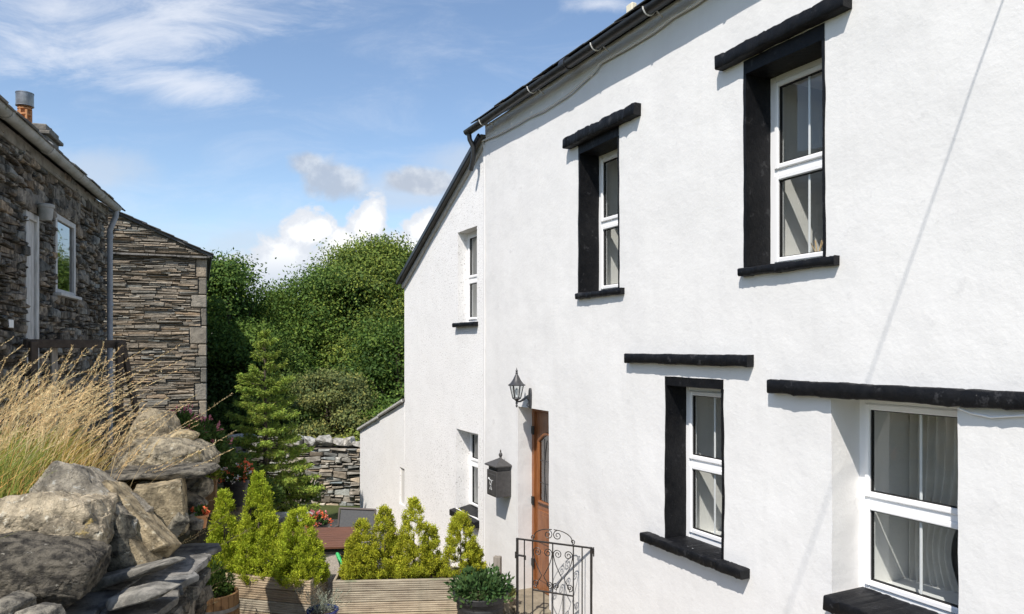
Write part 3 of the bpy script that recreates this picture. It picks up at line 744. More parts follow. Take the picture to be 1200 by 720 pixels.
# ---------------------------------------------------------------- stone house on the left
CB = Vector((-6.32, 11.5, 0)); d_in = Vector((-.954, -.2994)); rzB = math.atan2(.954, -.2994)
house = thing('stone_house', 'dark rubble stone house at the left with a white painted door strip and grey gutter', 'house', CB, rzB)
LX = -5.3; ez = 5.22
fW = (-2.74, -1.80, 3.70, 4.68)          # window opening
fD = (-3.80, -3.36, 1.2, 4.52)
rg = random.Random(21)
mb = MB(); mb.mi = 0
masonry(mb, LX, 0, 1.3, lambda u: ez, [fW, fD], (.03, .115), (.06, .34), .06, rg, .005, .45, 1.5, ragged=.34)
# near end wall of the house in the same rubble
keep = mb.M.copy(); mb.M = Matrix(((0, -1, 0, LX), (0, 0, 0, 0), (0, 0, 1, 0), (0, 0, 0, 1)))
mb.M = Matrix.Translation((LX-.02, 0, 0))@Matrix(((0, 1, 0, 0), (-1, 0, 0, 0), (0, 0, 1, 0), (0, 0, 0, 1)))
masonry(mb, -5.5, 0, 1.3, lambda u: ez+.62*min(-u, 5.5+u), [], (.06, .16), (.12, .5), .05, rg, .006, .5, 1.4, ragged=.3)
mb.M = keep
# end wall facing away, roof-high
mb.mi = 1; mb.tint = (1, 1, 1); backing(mb, LX, 0, .5, lambda u: ez, [fW, fD], .025)
HWD = 5.5; rs = .62
mb.add([(0, .02, .5), (0, HWD, .5), (0, HWD, ez), (0, HWD/2, ez+rs*HWD/2), (0, .02, ez)], [[0, 1, 2, 3, 4]])
mb.add([(LX, .02, .5), (LX, HWD, .5), (LX, HWD, ez), (LX, HWD/2, ez+rs*HWD/2), (LX, .02, ez)], [[0, 1, 2, 3, 4]])
mb.add([(LX, HWD, .5), (0, HWD, .5), (0, HWD, ez), (LX, HWD, ez)], [[0, 1, 2, 3]])
for h in (fW, fD):
    mb.add([(h[0], .02, h[2]), (h[0], .3, h[2]), (h[0], .3, h[3]), (h[0], .02, h[3])], [[0, 1, 2, 3]]); mb.add([(h[1], .02, h[2]), (h[1], .3, h[2]), (h[1], .3, h[3]), (h[1], .02, h[3])], [[0, 1, 2, 3]])
    mb.add([(h[0], .02, h[3]), (h[1], .02, h[3]), (h[1], .3, h[3]), (h[0], .3, h[3])], [[0, 1, 2, 3]]); mb.add([(h[0], .02, h[2]), (h[1], .02, h[2]), (h[1], .3, h[2]), (h[0], .3, h[2])], [[0, 1, 2, 3]])
mb.build('wall', [M['facade'], M['mortar']], house)
mb = MB()                                                   # roof slab with ragged slate courses
slab(mb, (LX-.1, -.20, ez+.02), (.14, -.20, ez+.02), (.14, HWD/2, ez+.02+rs*(HWD/2+.2)), (LX-.1, HWD/2, ez+.02+rs*(HWD/2+.2)), .06)
slab(mb, (LX-.1, HWD+.2, ez+.02), (.14, HWD+.2, ez+.02), (.14, HWD/2+.004, ez+.02+rs*(HWD/2+.2)), (LX-.1, HWD/2+.004, ez+.02+rs*(HWD/2+.2)), .06)
rg = random.Random(8)
for row in range(9):
    y = -.25+row*.21; u = LX-.1
    while u < .16:
        w = rg.uniform(.2, .42); mb.tint = ztint(rg, .6, 1.4, .03)
        mb.M = Matrix.Translation((u, y+rg.uniform(-.015, .015), ez+.035+rs*(y+.2)+.008))@Matrix.Rotation(math.atan(rs)-.07, 4, 'X')@Matrix.Rotation(rg.uniform(-.02, .02), 4, 'Z')
        mb.box((.005, 0, 0), (w-.005+(rg.uniform(0, .06) if u+w > .1 else 0), .36, rg.uniform(.014, .026)), .004); u += w
mb.M = Matrix(); mb.build('roof', M['slateroof'], house)
mb = MB(); n = 10; vs = []; fs = []; gw, gz_, gr = -.17, ez+.02, .068
for uu in (LX, .06):
    for r_ in (gr, gr-.007):
        for k in range(n+1): a = PI+PI*k/n; vs.append((uu, gw+r_*math.cos(a), gz_+r_*math.sin(a)))
q = n+1
for k in range(n): fs += [[k, k+1, 2*q+k+1, 2*q+k], [q+k, 3*q+k, 3*q+k+1, q+k+1]]
fs += [[0, 2*q, 3*q, q], [n, q+n, 3*q+n, 2*q+n], [2*q+k for k in range(q)]]
mb.add(vs, fs)
for uu in (-6.2, -4.9, -3.6, -2.3, -1.0): mb.tube([(uu-.035, gw, gz_-.003), (uu+.035, gw, gz_-.003)], gr+.006, 14)
mb.build('gutter', M['gutgrey'], house, smooth=True)
mb = MB(); mb.box((LX, -.055, ez-.13), (.02, .02, ez+.0), .008); mb.build('eaves_course', M['chim'], house)
mb = MB(); px_ = -.02
mb.tube([(px_, gw, gz_-.05), (px_, gw, gz_-.14), (px_-.0, -.12, gz_-.27), (px_, -.085, gz_-.36), (px_, -.085, 1.5)], .042, 12)
for zz in (4.75, 3.7, 2.6): mb.lathe([(.05, 0), (.05, .05)], 12, (px_, -.085, zz))
mb.build('downpipe', M['pipe'], house, smooth=True)
# old window
u0, u1, z0, z1 = fW; wf = -.03
mb = MB()
for a, b in ((u0, u0+.10), (u1-.07, u1)): mb.box((a, wf, z0), (b, wf+.08, z1), .006)
mb.box((u0+.10, wf+.002, z0), (u1-.07, wf+.078, z0+.07), .006); mb.box((u0+.10, wf+.002, z1-.07), (u1-.07, wf+.078, z1), .006)
mb.box((u0-.005, wf-.07, z0-.02), (u1+.02, wf+.03, z0+.02), .006)
mb.box((u0-.005, -.035, z0-.01), (u0+.035, wf, z1+.01), .006)
w = mb.build('window', M['greypaint'], house)
mb = MB(); mb.add([(u0+.09, wf+.03, z0+.06), (u1-.06, wf+.03, z0+.06), (u1-.06, wf+.03, z1-.06), (u0+.09, wf+.03, z1-.06)], [[0, 1, 2, 3]]); mb.build('pane', M['oldglass'], w)
mb = MB(); mb.box((u0+.02, .24, z0), (u1-.01, .26, z1), .001); mb.build('blind', M['curtain'], w)
mb = MB(); rough_bar(mb, u0-.12, u1+.14, -.045, .04, z1+.004, z1+.30, 31, .012, 14); mb.build('lintel', M['facade'], w, smooth=50)
# white boarded door strip
u0, u1, z0, z1 = fD
mb = MB()
mb.box((u0, -.03, z0), (u0+.09, .13, z1), .006); mb.box((u1-.08, -.03, z0), (u1, .13, z1), .006); mb.box((u0+.09, -.028, z1-.08), (u1-.08, .128, z1), .006)
for k in range(3): a = u0+.09+(u1-u0-.17)*k/3; mb.box((a+.003, .0, z0), (a+(u1-u0-.17)/3-.003, .11, z1-.08), .006)
mb.build('door', M['greypaint'], house, label='tall weathered white boarded door')
mb = MB(); rough_bar(mb, u0-.10, u1+.05, -.05, .04, z1+.004, z1+.22, 33, .012, 12); mb.build('lintel', M['facade'], house, smooth=50)
mb = MB(); at = (u0+.30, -.13, z1-.06)
mb.lathe([(.055, 0), (.066, .03), (.074, .13), (.085, .14), (.088, .17), (.075, .178)], 16, at); mb.bar((at[0], -.02, z1+.10), (at[0], -.12, z1+.09), .05, .04)
mb.build('bulkhead_lamp', M['gutgrey'], house, smooth=True)
mb = MB(); mb.box((-4.42, -.06, 3.25), (-4.30, -.035, 3.33), .004); mb.build('wall_plate', M['upvc'], house)
# chimney
pc = pt(57, 160, 11.2); cl = Matrix.Rotation(-rzB, 4, 'Z')@(Vector((pc.x, pc.y, 0))-CB)
cx_, cy_ = cl.x-.05, cl.y+.12; zt = CZ+253/FPX*11.2
mb = MB(); mb.box((cx_-.42, cy_-.22, ez-.2), (cx_+.2, cy_+.5, zt-.16), .012)
mb.box((cx_-.46, cy_-.27, zt-.155), (cx_+.26, cy_+.55, zt-.10), .01); mb.box((cx_-.42, cy_-.22, zt-.097), (cx_+.21, cy_+.5, zt), .015)
chm = mb.build('chimney', M['chim'], house)
def chim_local(px, Y):
    p = pt(px, 0, Y); return Matrix.Rotation(-rzB, 4, 'Z')@(Vector((p.x, p.y, 0))-CB)
q = chim_local(50, 11.25)
mb = MB(); mb.lathe([(.11, -.02), (.10, .02), (.125, .05), (.125, .075), (.09, .085), (.085, .02)], 16, (q.x, q.y, zt)); mb.build('chimney_pot', M['terradark'], chm, smooth=True, label='squat sooty chimney pot')
q = chim_local(29, 11.15); zb_ = CZ+(408-165)/FPX*11.15; zz_ = CZ+(408-125)/FPX*11.15
mb = MB(); w_ = .085; hh = (zz_-zb_-.06)
mb.box((q.x-.055, q.y-.055, zb_-.3), (q.x+.055, q.y+.055, zz_-.03), .004)
rows = 5
for k in range(rows+1):
    z = zb_+hh*k/rows; mb.lathe([(.06, 0), (.098, .012), (.098, .03), (.06, .045)], 12, (q.x, q.y, z), True)
for k in range(6):
    a = PI/6+k*PI/3; mb.bar((q.x+.082*math.cos(a), q.y+.082*math.sin(a), zb_), (q.x+.082*math.cos(a), q.y+.082*math.sin(a), zb_+hh), .03, .03)
mb.lathe([(.095, 0), (.05, .06)], 12, (q.x, q.y, zb_+hh+.045)); mb.build('chimney_pot', M['terra'], chm, label='tall slotted terracotta chimney terminal')
mb = MB(); zc = zz_-.0; mb.lathe([(.115, 0), (.118, .01), (.118, .19), (.10, .205), (.001, .21)], 18, (q.x, q.y, zc), False)
mb.lathe([(.122, 0), (.122, .014)], 18, (q.x, q.y, zc)); mb.lathe([(.122, .186), (.122, .20)], 18, (q.x, q.y, zc)); mb.tube([(q.x, q.y, zc-.07), (q.x, q.y, zc+.05)], .03, 8)
mb.build('cowl', M['cowl'], chm, smooth=True)

# ---------------------------------------------------------------- barn gable beyond it
CC = Vector((-6.38, 15.5, 0)); rzC = math.radians(22.8)
barn = thing('stone_barn', 'tan slate rubble barn end with a sloping slate verge and dressed quoins', 'barn', CC, rzC)
bz, bs = 4.97, .45; rk3 = lambda x: bz+.02-bs*x
rg = random.Random(4); mb = MB()
quo = []; z = .8; k = 0
while z < bz-.3:
    h = rg.uniform(.2, .42); l = rg.uniform(.10, .17) if k % 2 else rg.uniform(.2, .36); quo.append((-l, 0.001, z, z+h)); z += h; k += 1
masonry(mb, -3.6, 0, .8, lambda x: bz-.06, quo, (.024, .062), (.10, .5), .045, rg, .0035, .8, 1.15, ragged=.3)
masonry(mb, -3.6, 0, bz+.02, rk3, [], (.026, .062), (.12, .5), .045, rg, .0035, .75, 1.1, ragged=.3)
mb.mi = 1; mb.tint = (1, 1, 1)
mb.add([(-4, .03, 0), (0, .03, 0), (0, .03, bz), (-4, .03, rk3(-4))], [[0, 1, 2, 3]]); mb.add([(0, .03, 0), (0, 6, 0), (0, 6, bz), (0, .03, bz)], [[0, 1, 2, 3]])
mb.add([(-4, .03, 0), (-4, 6, 0), (-4, 6, rk3(-4)), (-4, .03, rk3(-4))], [[0, 1, 2, 3]])
mb.build('wall', [M['barn'], M['barnjoint']], barn)
mb = MB()
for (a, b, z0, z1) in quo:
    mb.tint = ztint(rg, .55, 1.0, .05); mb.box((a+.006, -.022+rg.uniform(-.012, .012), z0+.006), (b+.008, .3, z1-.006), .02)
mb.build('quoins', M['quoin'], barn)
mb = MB(); u = -3.6
while u < .04:
    w = rg.uniform(.3, .6); mb.tint = ztint(rg, .7, 1.3, .03); mb.box((u+.003, -.11+rg.uniform(-.015, .01), bz-.055+rg.uniform(-.008, .008)), (min(u+w, .07)-.003, .06, bz-.02), .006); u += w
mb.build('drip_course', M['flag'], barn)
mb = MB()
slab(mb, (.12, -.06, rk3(.12)+.05), (-4, -.06, rk3(-4)+.05), (-4, 6, rk3(-4)+.05), (.12, 6, rk3(.12)+.05), .05)
for row in range(16):
    x = .14-row*.25
    for k, y in enumerate(np.arange(-.11, .5, .3)):
        mb.tint = ztint(rg, .6, 1.5, .05); mb.M = Matrix.Translation((x, y+rg.uniform(-.02, .02), rk3(x)+.058+rg.uniform(0, .01)))@Matrix.Rotation(math.atan(bs)-.06, 4, 'Y')
        mb.box((-.36, 0, 0), (0, .29, .018), .004)
mb.M = Matrix(); mb.build('roof', M['slateroof'], barn)

# timber railing in front of the stone house
a = pt(31, 397, 7.5); b = pt(146, 398, 8.6)
rl = thing('timber_railing', 'dark brown timber handrail and posts in front of the stone house', 'railing', (a.x, a.y, 0), math.atan2(b.y-a.y, b.x-a.x))
ln_ = math.hypot(b.x-a.x, b.y-a.y); zr = 3.14
mb = MB(); mb.box((-.02, -.03, zr-.09), (ln_, .03, zr), .006); mb.build('rail', M['rail'], rl)
for x, t_ in ((.03, 0), (ln_-.12, .0)):
    mb = MB(); mb.box((x-.04, -.08, 1.7), (x+.04, -.032, zr-.02), .006); mb.build('post', M['rail'], rl)
mb = MB(); mb.bar((ln_-.06, -.05, zr-.1), (ln_+.12, -.05, 2.3), .05, .06); mb.build('brace', M['rail'], rl)
mb = MB(); mb.box((.30, .032, 1.7), (.37, .06, zr-.05), .004); mb.build('board', M['stake'], rl)

# ---------------------------------------------------------------- ground, bank
mb = MB(); n = 70; vs = []; fs = []
gx = np.concatenate([np.linspace(-400, -24, 10), np.linspace(-20, 20, 60), np.linspace(24, 400, 10)]); gy = np.concatenate([np.linspace(-300, -12, 6), np.linspace(-10, 40, 70), np.linspace(50, 700, 12)])
for x in gx:
    for y in gy:
        r = min(1, max(0, (y-9)/8)); vs.append((x, y, -.06-.40*r+noise.noise(Vector((x*.3, y*.3, 0)))*.04*r))
for i in range(len(gx)-1):
    for j in range(len(gy)-1): a = i*len(gy)+j; fs.append([a, a+len(gy), a+len(gy)+1, a+1])
mb.add(vs, fs); struct(mb.build('ground', M['ground'], smooth=True))
mb = MB(); vs = []; fs = []; X = np.linspace(-5.5, 4.5, 60); Y = np.linspace(1, 14.5, 80)
for x in X:
    for y in Y:
        r = min(1, max(0, (y-9)/8)); vs.append((x, y, -.02-.40*r+noise.noise(Vector((x*3, y*3, 2)))*.008))
for i in range(59):
    for j in range(79): a = i*80+j; fs.append([a, a+80, a+81, a+1])
mb.add(vs, fs); struct(mb.build('patio', M['gravel'], smooth=True))
EDGE = [(-6, -1.2), (1.5, -1.62), (4.04, -2.04), (5.5, -2.33), (6.2, -2.80), (7.2, -3.55), (10, -4.95), (13.5, -6.3), (20, -9.3)]
def xe(y): return float(np.interp(y, [e[0] for e in EDGE], [e[1] for e in EDGE]))
def sst(x): x = min(1, max(0, x)); return x*x*(3-2*x)
def bank_z(x, y):
    d = xe(y)-x; top = 2.02+.05*min(max(d-1, 0), 3)
    lo_ = 1.45 if y < 5.6 else max(-.2, 1.45-(y-5.6)*2)
    base = -.15-.6*sst((y-8.5)/2)
    tier = base+(.83-base)*sst((d+1.75)/.45)*sst((y-8.9)/.5)*(1-sst((y-13)/1.5))
    return max(tier, base+(lo_-base)*sst((d-.12)/.18)+(top-lo_)*sst((d-.25)/.75))+noise.noise(Vector((x*1.3, y*1.3, 5)))*.05*sst(d)
mb = MB(); X = np.linspace(-14, -1.2, 150); Y = np.linspace(-5, 18, 190); vs = [(x, y, bank_z(x, y)) for x in X for y in Y]; fs = []
for i in range(149):
    for j in range(189): a = i*190+j; fs.append([a, a+190, a+191, a+1])
mb.add(vs, fs); struct(mb.build('bank', M['earth'], smooth=True))

# retaining wall ------------------------------------------------------------
R0 = Vector((-2.335, 5.62, 0)); dR = Vector((.168, -1, 0)).normalized()     # along the wall towards the camera
rzR = math.atan2(dR.y, dR.x); RL = 5.2; RH = 1.56
# local x = along wall towards camera, local y = towards the bank side, so the face looks towards -y ... checked: the patio lies at +x world
ret = thing('retaining_wall', 'dry stone retaining wall of dark slate with loose flags on top, at lower left', 'wall', R0, rzR)
side = Matrix.Rotation(rzR, 4, 'Z')@Vector((0, 1, 0)); sy = 1 if side.x < 0 else -1
rg = random.Random(14); mb = MB()
if sy < 0: mb.M = Matrix.Scale(-1, 4, (0, 1, 0))
masonry(mb, 0, RL, -.1, lambda u: RH-.05, [], (.05, .16), (.12, .42), .09, rg, .006, .55, 1.5, ragged=.3)
oldM = mb.M.copy(); mb.M = oldM@Matrix.Translation((0, 0, 0))@Matrix.Rotation(-PI/2, 4, 'Z')@Matrix.Scale(-1, 4, (1, 0, 0))
masonry(mb, 0, .6, -.1, lambda u: RH-.05, [], (.05, .16), (.12, .35), .06, rg, .006, .55, 1.5, ragged=.3)
mb.M = oldM; mb.mi = 1; mb.tint = (1, 1, 1); mb.box((.03, .04, -.1), (RL, .62, RH-.05), .01)
mb.build('wall_face', [M['darkrock'], M['mortar']], ret)
u = -.06
while u < RL:                                            # flags laid along the top
    for (ya, yb) in ((-.10, .22), (.2, .62)):
        l = rg.uniform(.38, .75); th = rg.uniform(.03, .055); mb = MB(); mb.tint = ztint(rg, .7, 1.35, .03)
        npt = 9; vs = []; z0 = RH-.045+rg.uniform(0, .02)+(.0 if ya < 0 else .014)
        ring = [(u+.0, ya), (u+l*.3, ya-.03), (u+l*.7, ya+.02), (u+l, ya-.01), (u+l+.03, (ya+yb)/2), (u+l-.02, yb), (u+l*.5, yb+.03), (u+.02, yb), (u-.02, (ya+yb)/2)]
        ring = [(x+rg.uniform(-.025, .025), (y+rg.uniform(-.025, .025))*sy) for x, y in ring]
        tl = rg.uniform(-.03, .03)
        for zz, k in ((0, 1.0), (.3*th, 1.02), (.8*th, 1.01), (th, .985)):
            cxm = sum(p[0] for p in ring)/npt; cym = sum(p[1] for p in ring)/npt
            vs += [(cxm+(x-cxm)*k+rg.uniform(-.006, .006), cym+(y-cym)*k+rg.uniform(-.006, .006), z0+zz+(x-cxm)*tl) for x, y in ring]
        fs = [[r*npt+k, r*npt+(k+1) % npt, (r+1)*npt+(k+1) % npt, (r+1)*npt+k] for r in range(3) for k in range(npt)]+[[3*npt+k for k in range(npt)], list(range(npt))[::-1]]
        mb.add(vs, fs); mb.build('flagstone', M['flag'], ret)
    u += rg.uniform(.34, .52)

# ---------------------------------------------------------------- boulders
def hull_rock(name, pts, seed, m, label, group='boulders on the dry stone wall', amp=.025, cuts=4, tint=(1, 1, 1), at=None, strata=0.0, cat='rock', fine=.02):
    bm = bmesh.new()
    for p in pts: bm.verts.new(p)
    r = bmesh.ops.convex_hull(bm, input=bm.verts)
    bmesh.ops.delete(bm, geom=list({g for g in r['geom_interior']+r['geom_unused'] if isinstance(g, bmesh.types.BMVert)}), context='VERTS')
    bmesh.ops.dissolve_limit(bm, angle_limit=math.radians(12), verts=bm.verts, edges=bm.edges)
    bmesh.ops.bevel(bm, geom=list(bm.edges), offset=.007, segments=1, profile=.6, affect='EDGES', clamp_overlap=True)
    bmesh.ops.triangulate(bm, faces=bm.faces)
    for _ in range(5):
        long_ = [e for e in bm.edges if e.calc_length() > fine]
        if not long_: break
        bmesh.ops.subdivide_edges(bm, edges=long_, cuts=1); bmesh.ops.triangulate(bm, faces=bm.faces)
    bm.normal_update()
    sv = Vector((seed*3.7, seed*1.3, seed*2.1))
    new = []
    for v in bm.verts:
        p = v.co+sv
        vd = noise.voronoi(p*6.5)[0]
        k = noise.noise(p*3)*amp*.5+(vd[1]-vd[0]-.35)*amp*.55+noise.fractal(p*11, .7, 2.2, 5)*amp*.34-max(0, .06-abs(noise.noise(p*3.1)))*amp*6-max(0, .05-abs(noise.noise(p*7.3+Vector((9, 2, 4)))))*amp*5
        q_ = (p.z*.9+p.x*.35+noise.noise(p*2.2)*.10)*15; k += (q_-math.floor(q_))*amp*.30
        if strata: k += math.sin((p.z+p.x*.3)*70+noise.noise(p*5)*3)*strata
        new.append(v.co+v.normal*k)
    for v, c in zip(bm.verts, new): v.co = c
    bmesh.ops.recalc_face_normals(bm, faces=bm.faces)
    me = bpy.data.meshes.new(name); bm.to_mesh(me); bm.free(); me.materials.append(m)
    me.polygons.foreach_set('use_smooth', [True]*len(me.polygons)); me.set_sharp_from_angle(angle=math.radians(24))
    a = me.attributes.new('tint', 'FLOAT_COLOR', 'FACE'); a.data.foreach_set('color', np.tile(np.array([*tint, 1], np.float32), len(me.polygons)))
    o = link(name, me)
    if at is not None: o.location = at
    if label: tag(o, label, cat, group)
    return o
def pix_rock(outline, Y, depth, seed, m, label, tint=(1, 1, 1), amp=.022, strata=0.0, back=.75, lean=.15, group='boulders on the dry stone wall'):
    """boulder whose front has the given outline at distance Y; it gets real depth behind and bulges in front"""
    r = random.Random(seed); P = [pt(x, y, Y) for x, y in outline]; c = sum(P, Vector())/len(P); pts = []
    zmn = min(p.z for p in P); zmx = max(p.z for p in P)
    for p in P:
        h = (p.z-zmn)/(zmx-zmn+1e-6)
        pts.append(p-c); q = (p-c)*back; pts.append(Vector((q.x+r.uniform(-.02, .02), depth*r.uniform(.75, 1), q.z+r.uniform(-.02, .02))))
        f = (p-c)*r.uniform(.35, .8); pts.append(Vector((f.x, -depth*r.uniform(.10, .30), f.z)))
    return hull_rock('boulder', pts, seed, m, label, amp=amp, tint=tint, at=c, strata=strata, group=group)
B, DR = M['boulder'], M['darkrock']
def slab_rock(px, py, Y, dims, eul, seed, m, label, tint, amp=.012):
    from mathutils import Euler
    r = random.Random(seed); l, w, t_ = dims; E = Euler([math.radians(a) for a in eul]).to_matrix(); pts = []
    for sx in (-1, 1):
        for sy_ in (-1, 1):
            for sz in (-1, 1):
                k = r.uniform(.82, 1.04); pts.append(E@Vector((sx*l/2*k, sy_*w/2*r.uniform(.78, 1.04), sz*t_/2*r.uniform(.8, 1.05))))
    for _ in range(7): pts.append(E@Vector((r.uniform(-.56, .56)*l, r.uniform(-.54, .54)*w, r.uniform(-.56, .56)*t_)))
    return hull_rock('boulder', pts, seed, m, label, amp=amp, tint=tint, at=pt(px, py, Y))
pix_rock([(-55, 640), (-20, 632), (40, 642), (85, 655), (104, 668), (98, 700), (60, 722), (0, 728), (-60, 715)], 3.95, .5, 1, DR, 'dark angular boulder in the lower left corner of the wall', (.72, .70, .66))
pix_rock([(-40, 600), (5, 582), (50, 579), (95, 592), (120, 625), (112, 655), (70, 666), (10, 655), (-40, 640)], 4.35, .5, 2, B, 'large rounded pale lichened boulder resting on the dark corner boulder', (1.15, 1.12, 1.08), .028)
pix_rock([(64, 540), (84, 545), (160, 612), (158, 655), (120, 670), (75, 660), (40, 620), (32, 577)], 4.75, .45, 3, B, 'tall pointed grey boulder rising behind the pale round one', (.85, .88, .95), .018)
slab_rock(158, 606, 4.95, (.66, .34, .13), (-22, 42, -12), 4, B, 'tilted tan slab leaning down to the right beside the pointed boulder', (1.02, .96, .84))
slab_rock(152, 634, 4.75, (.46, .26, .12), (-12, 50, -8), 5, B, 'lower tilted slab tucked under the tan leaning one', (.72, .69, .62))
pix_rock([(140, 600), (150, 640), (158, 668), (130, 674), (108, 660)], 4.62, .2, 6, DR, 'small dark wedge stone at the foot of the pointed boulder', (1.2, 1.2, 1.1), .01)
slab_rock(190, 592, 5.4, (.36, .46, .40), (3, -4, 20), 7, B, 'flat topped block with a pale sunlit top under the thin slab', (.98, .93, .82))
pix_rock([(92, 558), (120, 552), (180, 546), (238, 549), (242, 556), (235, 562), (180, 556), (110, 564)], 5.45, .5, 8, DR, 'long thin slate slab lying flat across the boulder heap', (1.0, .98, .92), .006, .003, .9)
pix_rock([(118, 560), (130, 560), (235, 560), (240, 572), (150, 580), (110, 575)], 5.75, .3, 9, DR, 'stone with darkened tint standing in for the shadow below the long thin slab', (.7, .7, .7), .012)  # fills the gap under the slab; its tint is darkened to paint the shadow
pix_rock([(125, 552), (135, 530), (160, 515), (205, 516), (232, 527), (241, 540), (240, 556), (180, 560)], 5.95, .55, 10, B, 'broad cracked grey boulder lying on top of the thin slab', (.86, .86, .84), .026, .004)
pix_rock([(145, 520), (160, 488), (172, 478), (185, 483), (203, 510), (215, 525), (180, 530), (150, 530)], 6.45, .4, 11, B, 'upper pointed boulder with golden grass growing around it', (.98, .94, .86), .018)
pix_rock([(198, 512), (208, 504), (222, 505), (228, 512), (225, 522), (200, 522)], 6.3, .2, 12, B, 'small tan stone beside the upper pointed boulder', (1.15, 1.08, .9), .01)
pix_rock([(222, 570), (236, 558), (244, 562), (243, 580), (230, 592), (222, 588)], 5.75, .2, 13, DR, 'small grey stone at the right end below the thin slab', (1.5, 1.45, 1.3), .01)
pix_rock([(212, 575), (224, 580), (240, 592), (238, 600), (222, 600), (212, 594)], 5.6, .16, 14, DR, 'flat wedge stone above the orange flowers', (1.1, 1.05, .95), .008)
pix_rock([(204, 595), (216, 590), (222, 600), (220, 628), (206, 624)], 5.55, .15, 15, DR, 'upright dark stone beside the flat topped block', (.9, .9, .85), .01)
pix_rock([(218, 606), (228, 600), (238, 610), (236, 622), (222, 622)], 5.5, .12, 16, DR, 'small pale grey stone near the far end of the wall top', (1.9, 1.85, 1.75), .008)
pix_rock([(-20, 712), (4, 706), (14, 714), (10, 735), (-25, 735)], 3.6, .25, 17, DR, 'grey stone at the bottom left picture corner', (1.4, 1.4, 1.35), .012)
pix_rock([(16, 719), (34, 713), (58, 717), (64, 735), (15, 735)], 3.6, .16, 18, DR, 'pale edged flat stone at the bottom edge below the dark boulder', (1.6, 1.6, 1.55), .01)
pix_rock([(84, 652), (104, 655), (108, 672), (98, 690), (86, 672)], 4.05, .15, 19, DR, 'brown split flake on the right of the dark corner boulder', (1.3, 1.15, .95), .01)
slab_rock(208, 614, 5.25, (.10, .12, .16), (20, 30, 40), 20, DR, 'mottled grey stone between the leaning slab and the flat topped block', (1.3, 1.3, 1.2), .008)
pix_rock([(92, 690), (98, 682), (150, 668), (200, 656), (206, 660), (190, 668), (140, 682), (100, 698)], 4.45, .22, 21, M['flag'], 'long narrow slate strip lying diagonally at the foot of the boulders', (1.2, 1.18, 1.1), .004, 0, .9)
pix_rock([(122, 708), (126, 702), (165, 692), (196, 693), (190, 700), (150, 712), (126, 716)], 4.15, .22, 22, M['flag'], 'thin broken slate on the wall top at the bottom of the picture', (1.35, 1.33, 1.25), .003, 0, .9)

# ---------------------------------------------------------------- tall grass
rng = np.random.default_rng(7)
def ribbons(base, hgt, lean, width, rng, seg=6, droop=1.0):
    n = len(base); az = rng.normal(0, .9, n); dirx = np.cos(az)*1.0+lean; diry = np.sin(az)*.6
    Q = []; s_ = np.linspace(0, 1, seg+1); pos = []
    amp = hgt*rng.uniform(.05, .62, n)*droop
    for t_ in s_:
        pos.append(np.stack([base[:, 0]+dirx*amp*t_**2.1, base[:, 1]+diry*amp*t_**2.1, base[:, 2]+hgt*(t_-.16*t_**3*rng.uniform(.5, 1.2, 1)*droop)], 1))
    wv = np.stack([np.ones(n), rng.uniform(-.7, .7, n), np.zeros(n)], 1); wv = unit(wv)
    for k in range(seg):
        w0 = width*(1-.75*s_[k])*.5; w1 = width*(1-.75*s_[k+1])*.5
        Q.append(np.stack([pos[k]-wv*w0[:, None], pos[k]+wv*w0[:, None], pos[k+1]+wv*w1[:, None], pos[k+1]-wv*w1[:, None]], 1))
    return np.concatenate(Q), pos
def place(n, px0, px1, Y0, Y1, dmin=.5):
    out = []
    while len(out) < n:
        Y = rng.uniform(Y0, Y1); px = rng.uniform(px0, px1); x = (px-600)/870*Y
        if xe(Y)-x > dmin: out.append((x, Y, bank_z(x, Y)-.03))
    return np.array(out)
b = np.concatenate([place(240, -40, 175, 5.2, 7.2), place(120, -60, 80, 5.0, 6.5), place(110, 90, 185, 5.9, 6.9, .3), place(150, -420, -50, 4.2, 6.3)]); n = len(b)
h = rng.uniform(.55, 1.05, n)*rng.choice([1, 1, 1, 1.28], n)*np.where(b[:, 0]/b[:, 1] < -.6, .92, 1)
Q, pos = ribbons(b, h, .75, np.full(n, .0055), rng, 8)
ts = np.tile(tintv(rng, n, .75, 1.25, .06), (8, 1))
# seed heads: small spikelets along the top part
sp = []; st = []
for k in range(7, 9):
    a = pos[k-1] if k > 0 else pos[k]; c = pos[k]
    for f in np.linspace(0, 1, 13)[:-1]:
        P0 = a+(c-a)*f
        for rep in range(2):
            D = (c-a)/np.linalg.norm(c-a, axis=1, keepdims=True)+rng.normal(0, .34, (n, 3))
            sp.append(leaves(P0, D, rng.uniform(.014, .032, n), rng.uniform(.003, .006, n), rng)); st.append(tintv(rng, n, .85, 1.4, .07))
V = np.concatenate([Q]+sp); T = np.concatenate([ts]+st)
tag(struct(np_quads('dry_grass', V, M['straw'], T), 'stuff'), 'tall golden seeding grass above the boulders', 'grass')
b = np.concatenate([place(1700, -60, 70, 4.9, 6.8), place(1300, 50, 180, 5.5, 7.0, .55), place(400, -70, 30, 4.6, 5.6), place(1500, -620, -60, 3.4, 6.4)]); n = len(b); h = rng.uniform(.16, .46, n)
Q, pos = ribbons(b, h, .25, rng.uniform(.006, .011, n), rng, 4, 1.3)
g = tintv(rng, n, .6, 1.3, .10); yel = rng.random(n) < np.clip((b[:, 0]/b[:, 1]+.69)*9, .2, .96); g[yel] *= np.array([2.3, 1.25, 1.9])
tag(struct(np_quads('green_grass', Q, M['grass blade'], np.tile(g, (4, 1))), 'stuff'), 'short green and yellowing grass blades on the bank', 'grass')

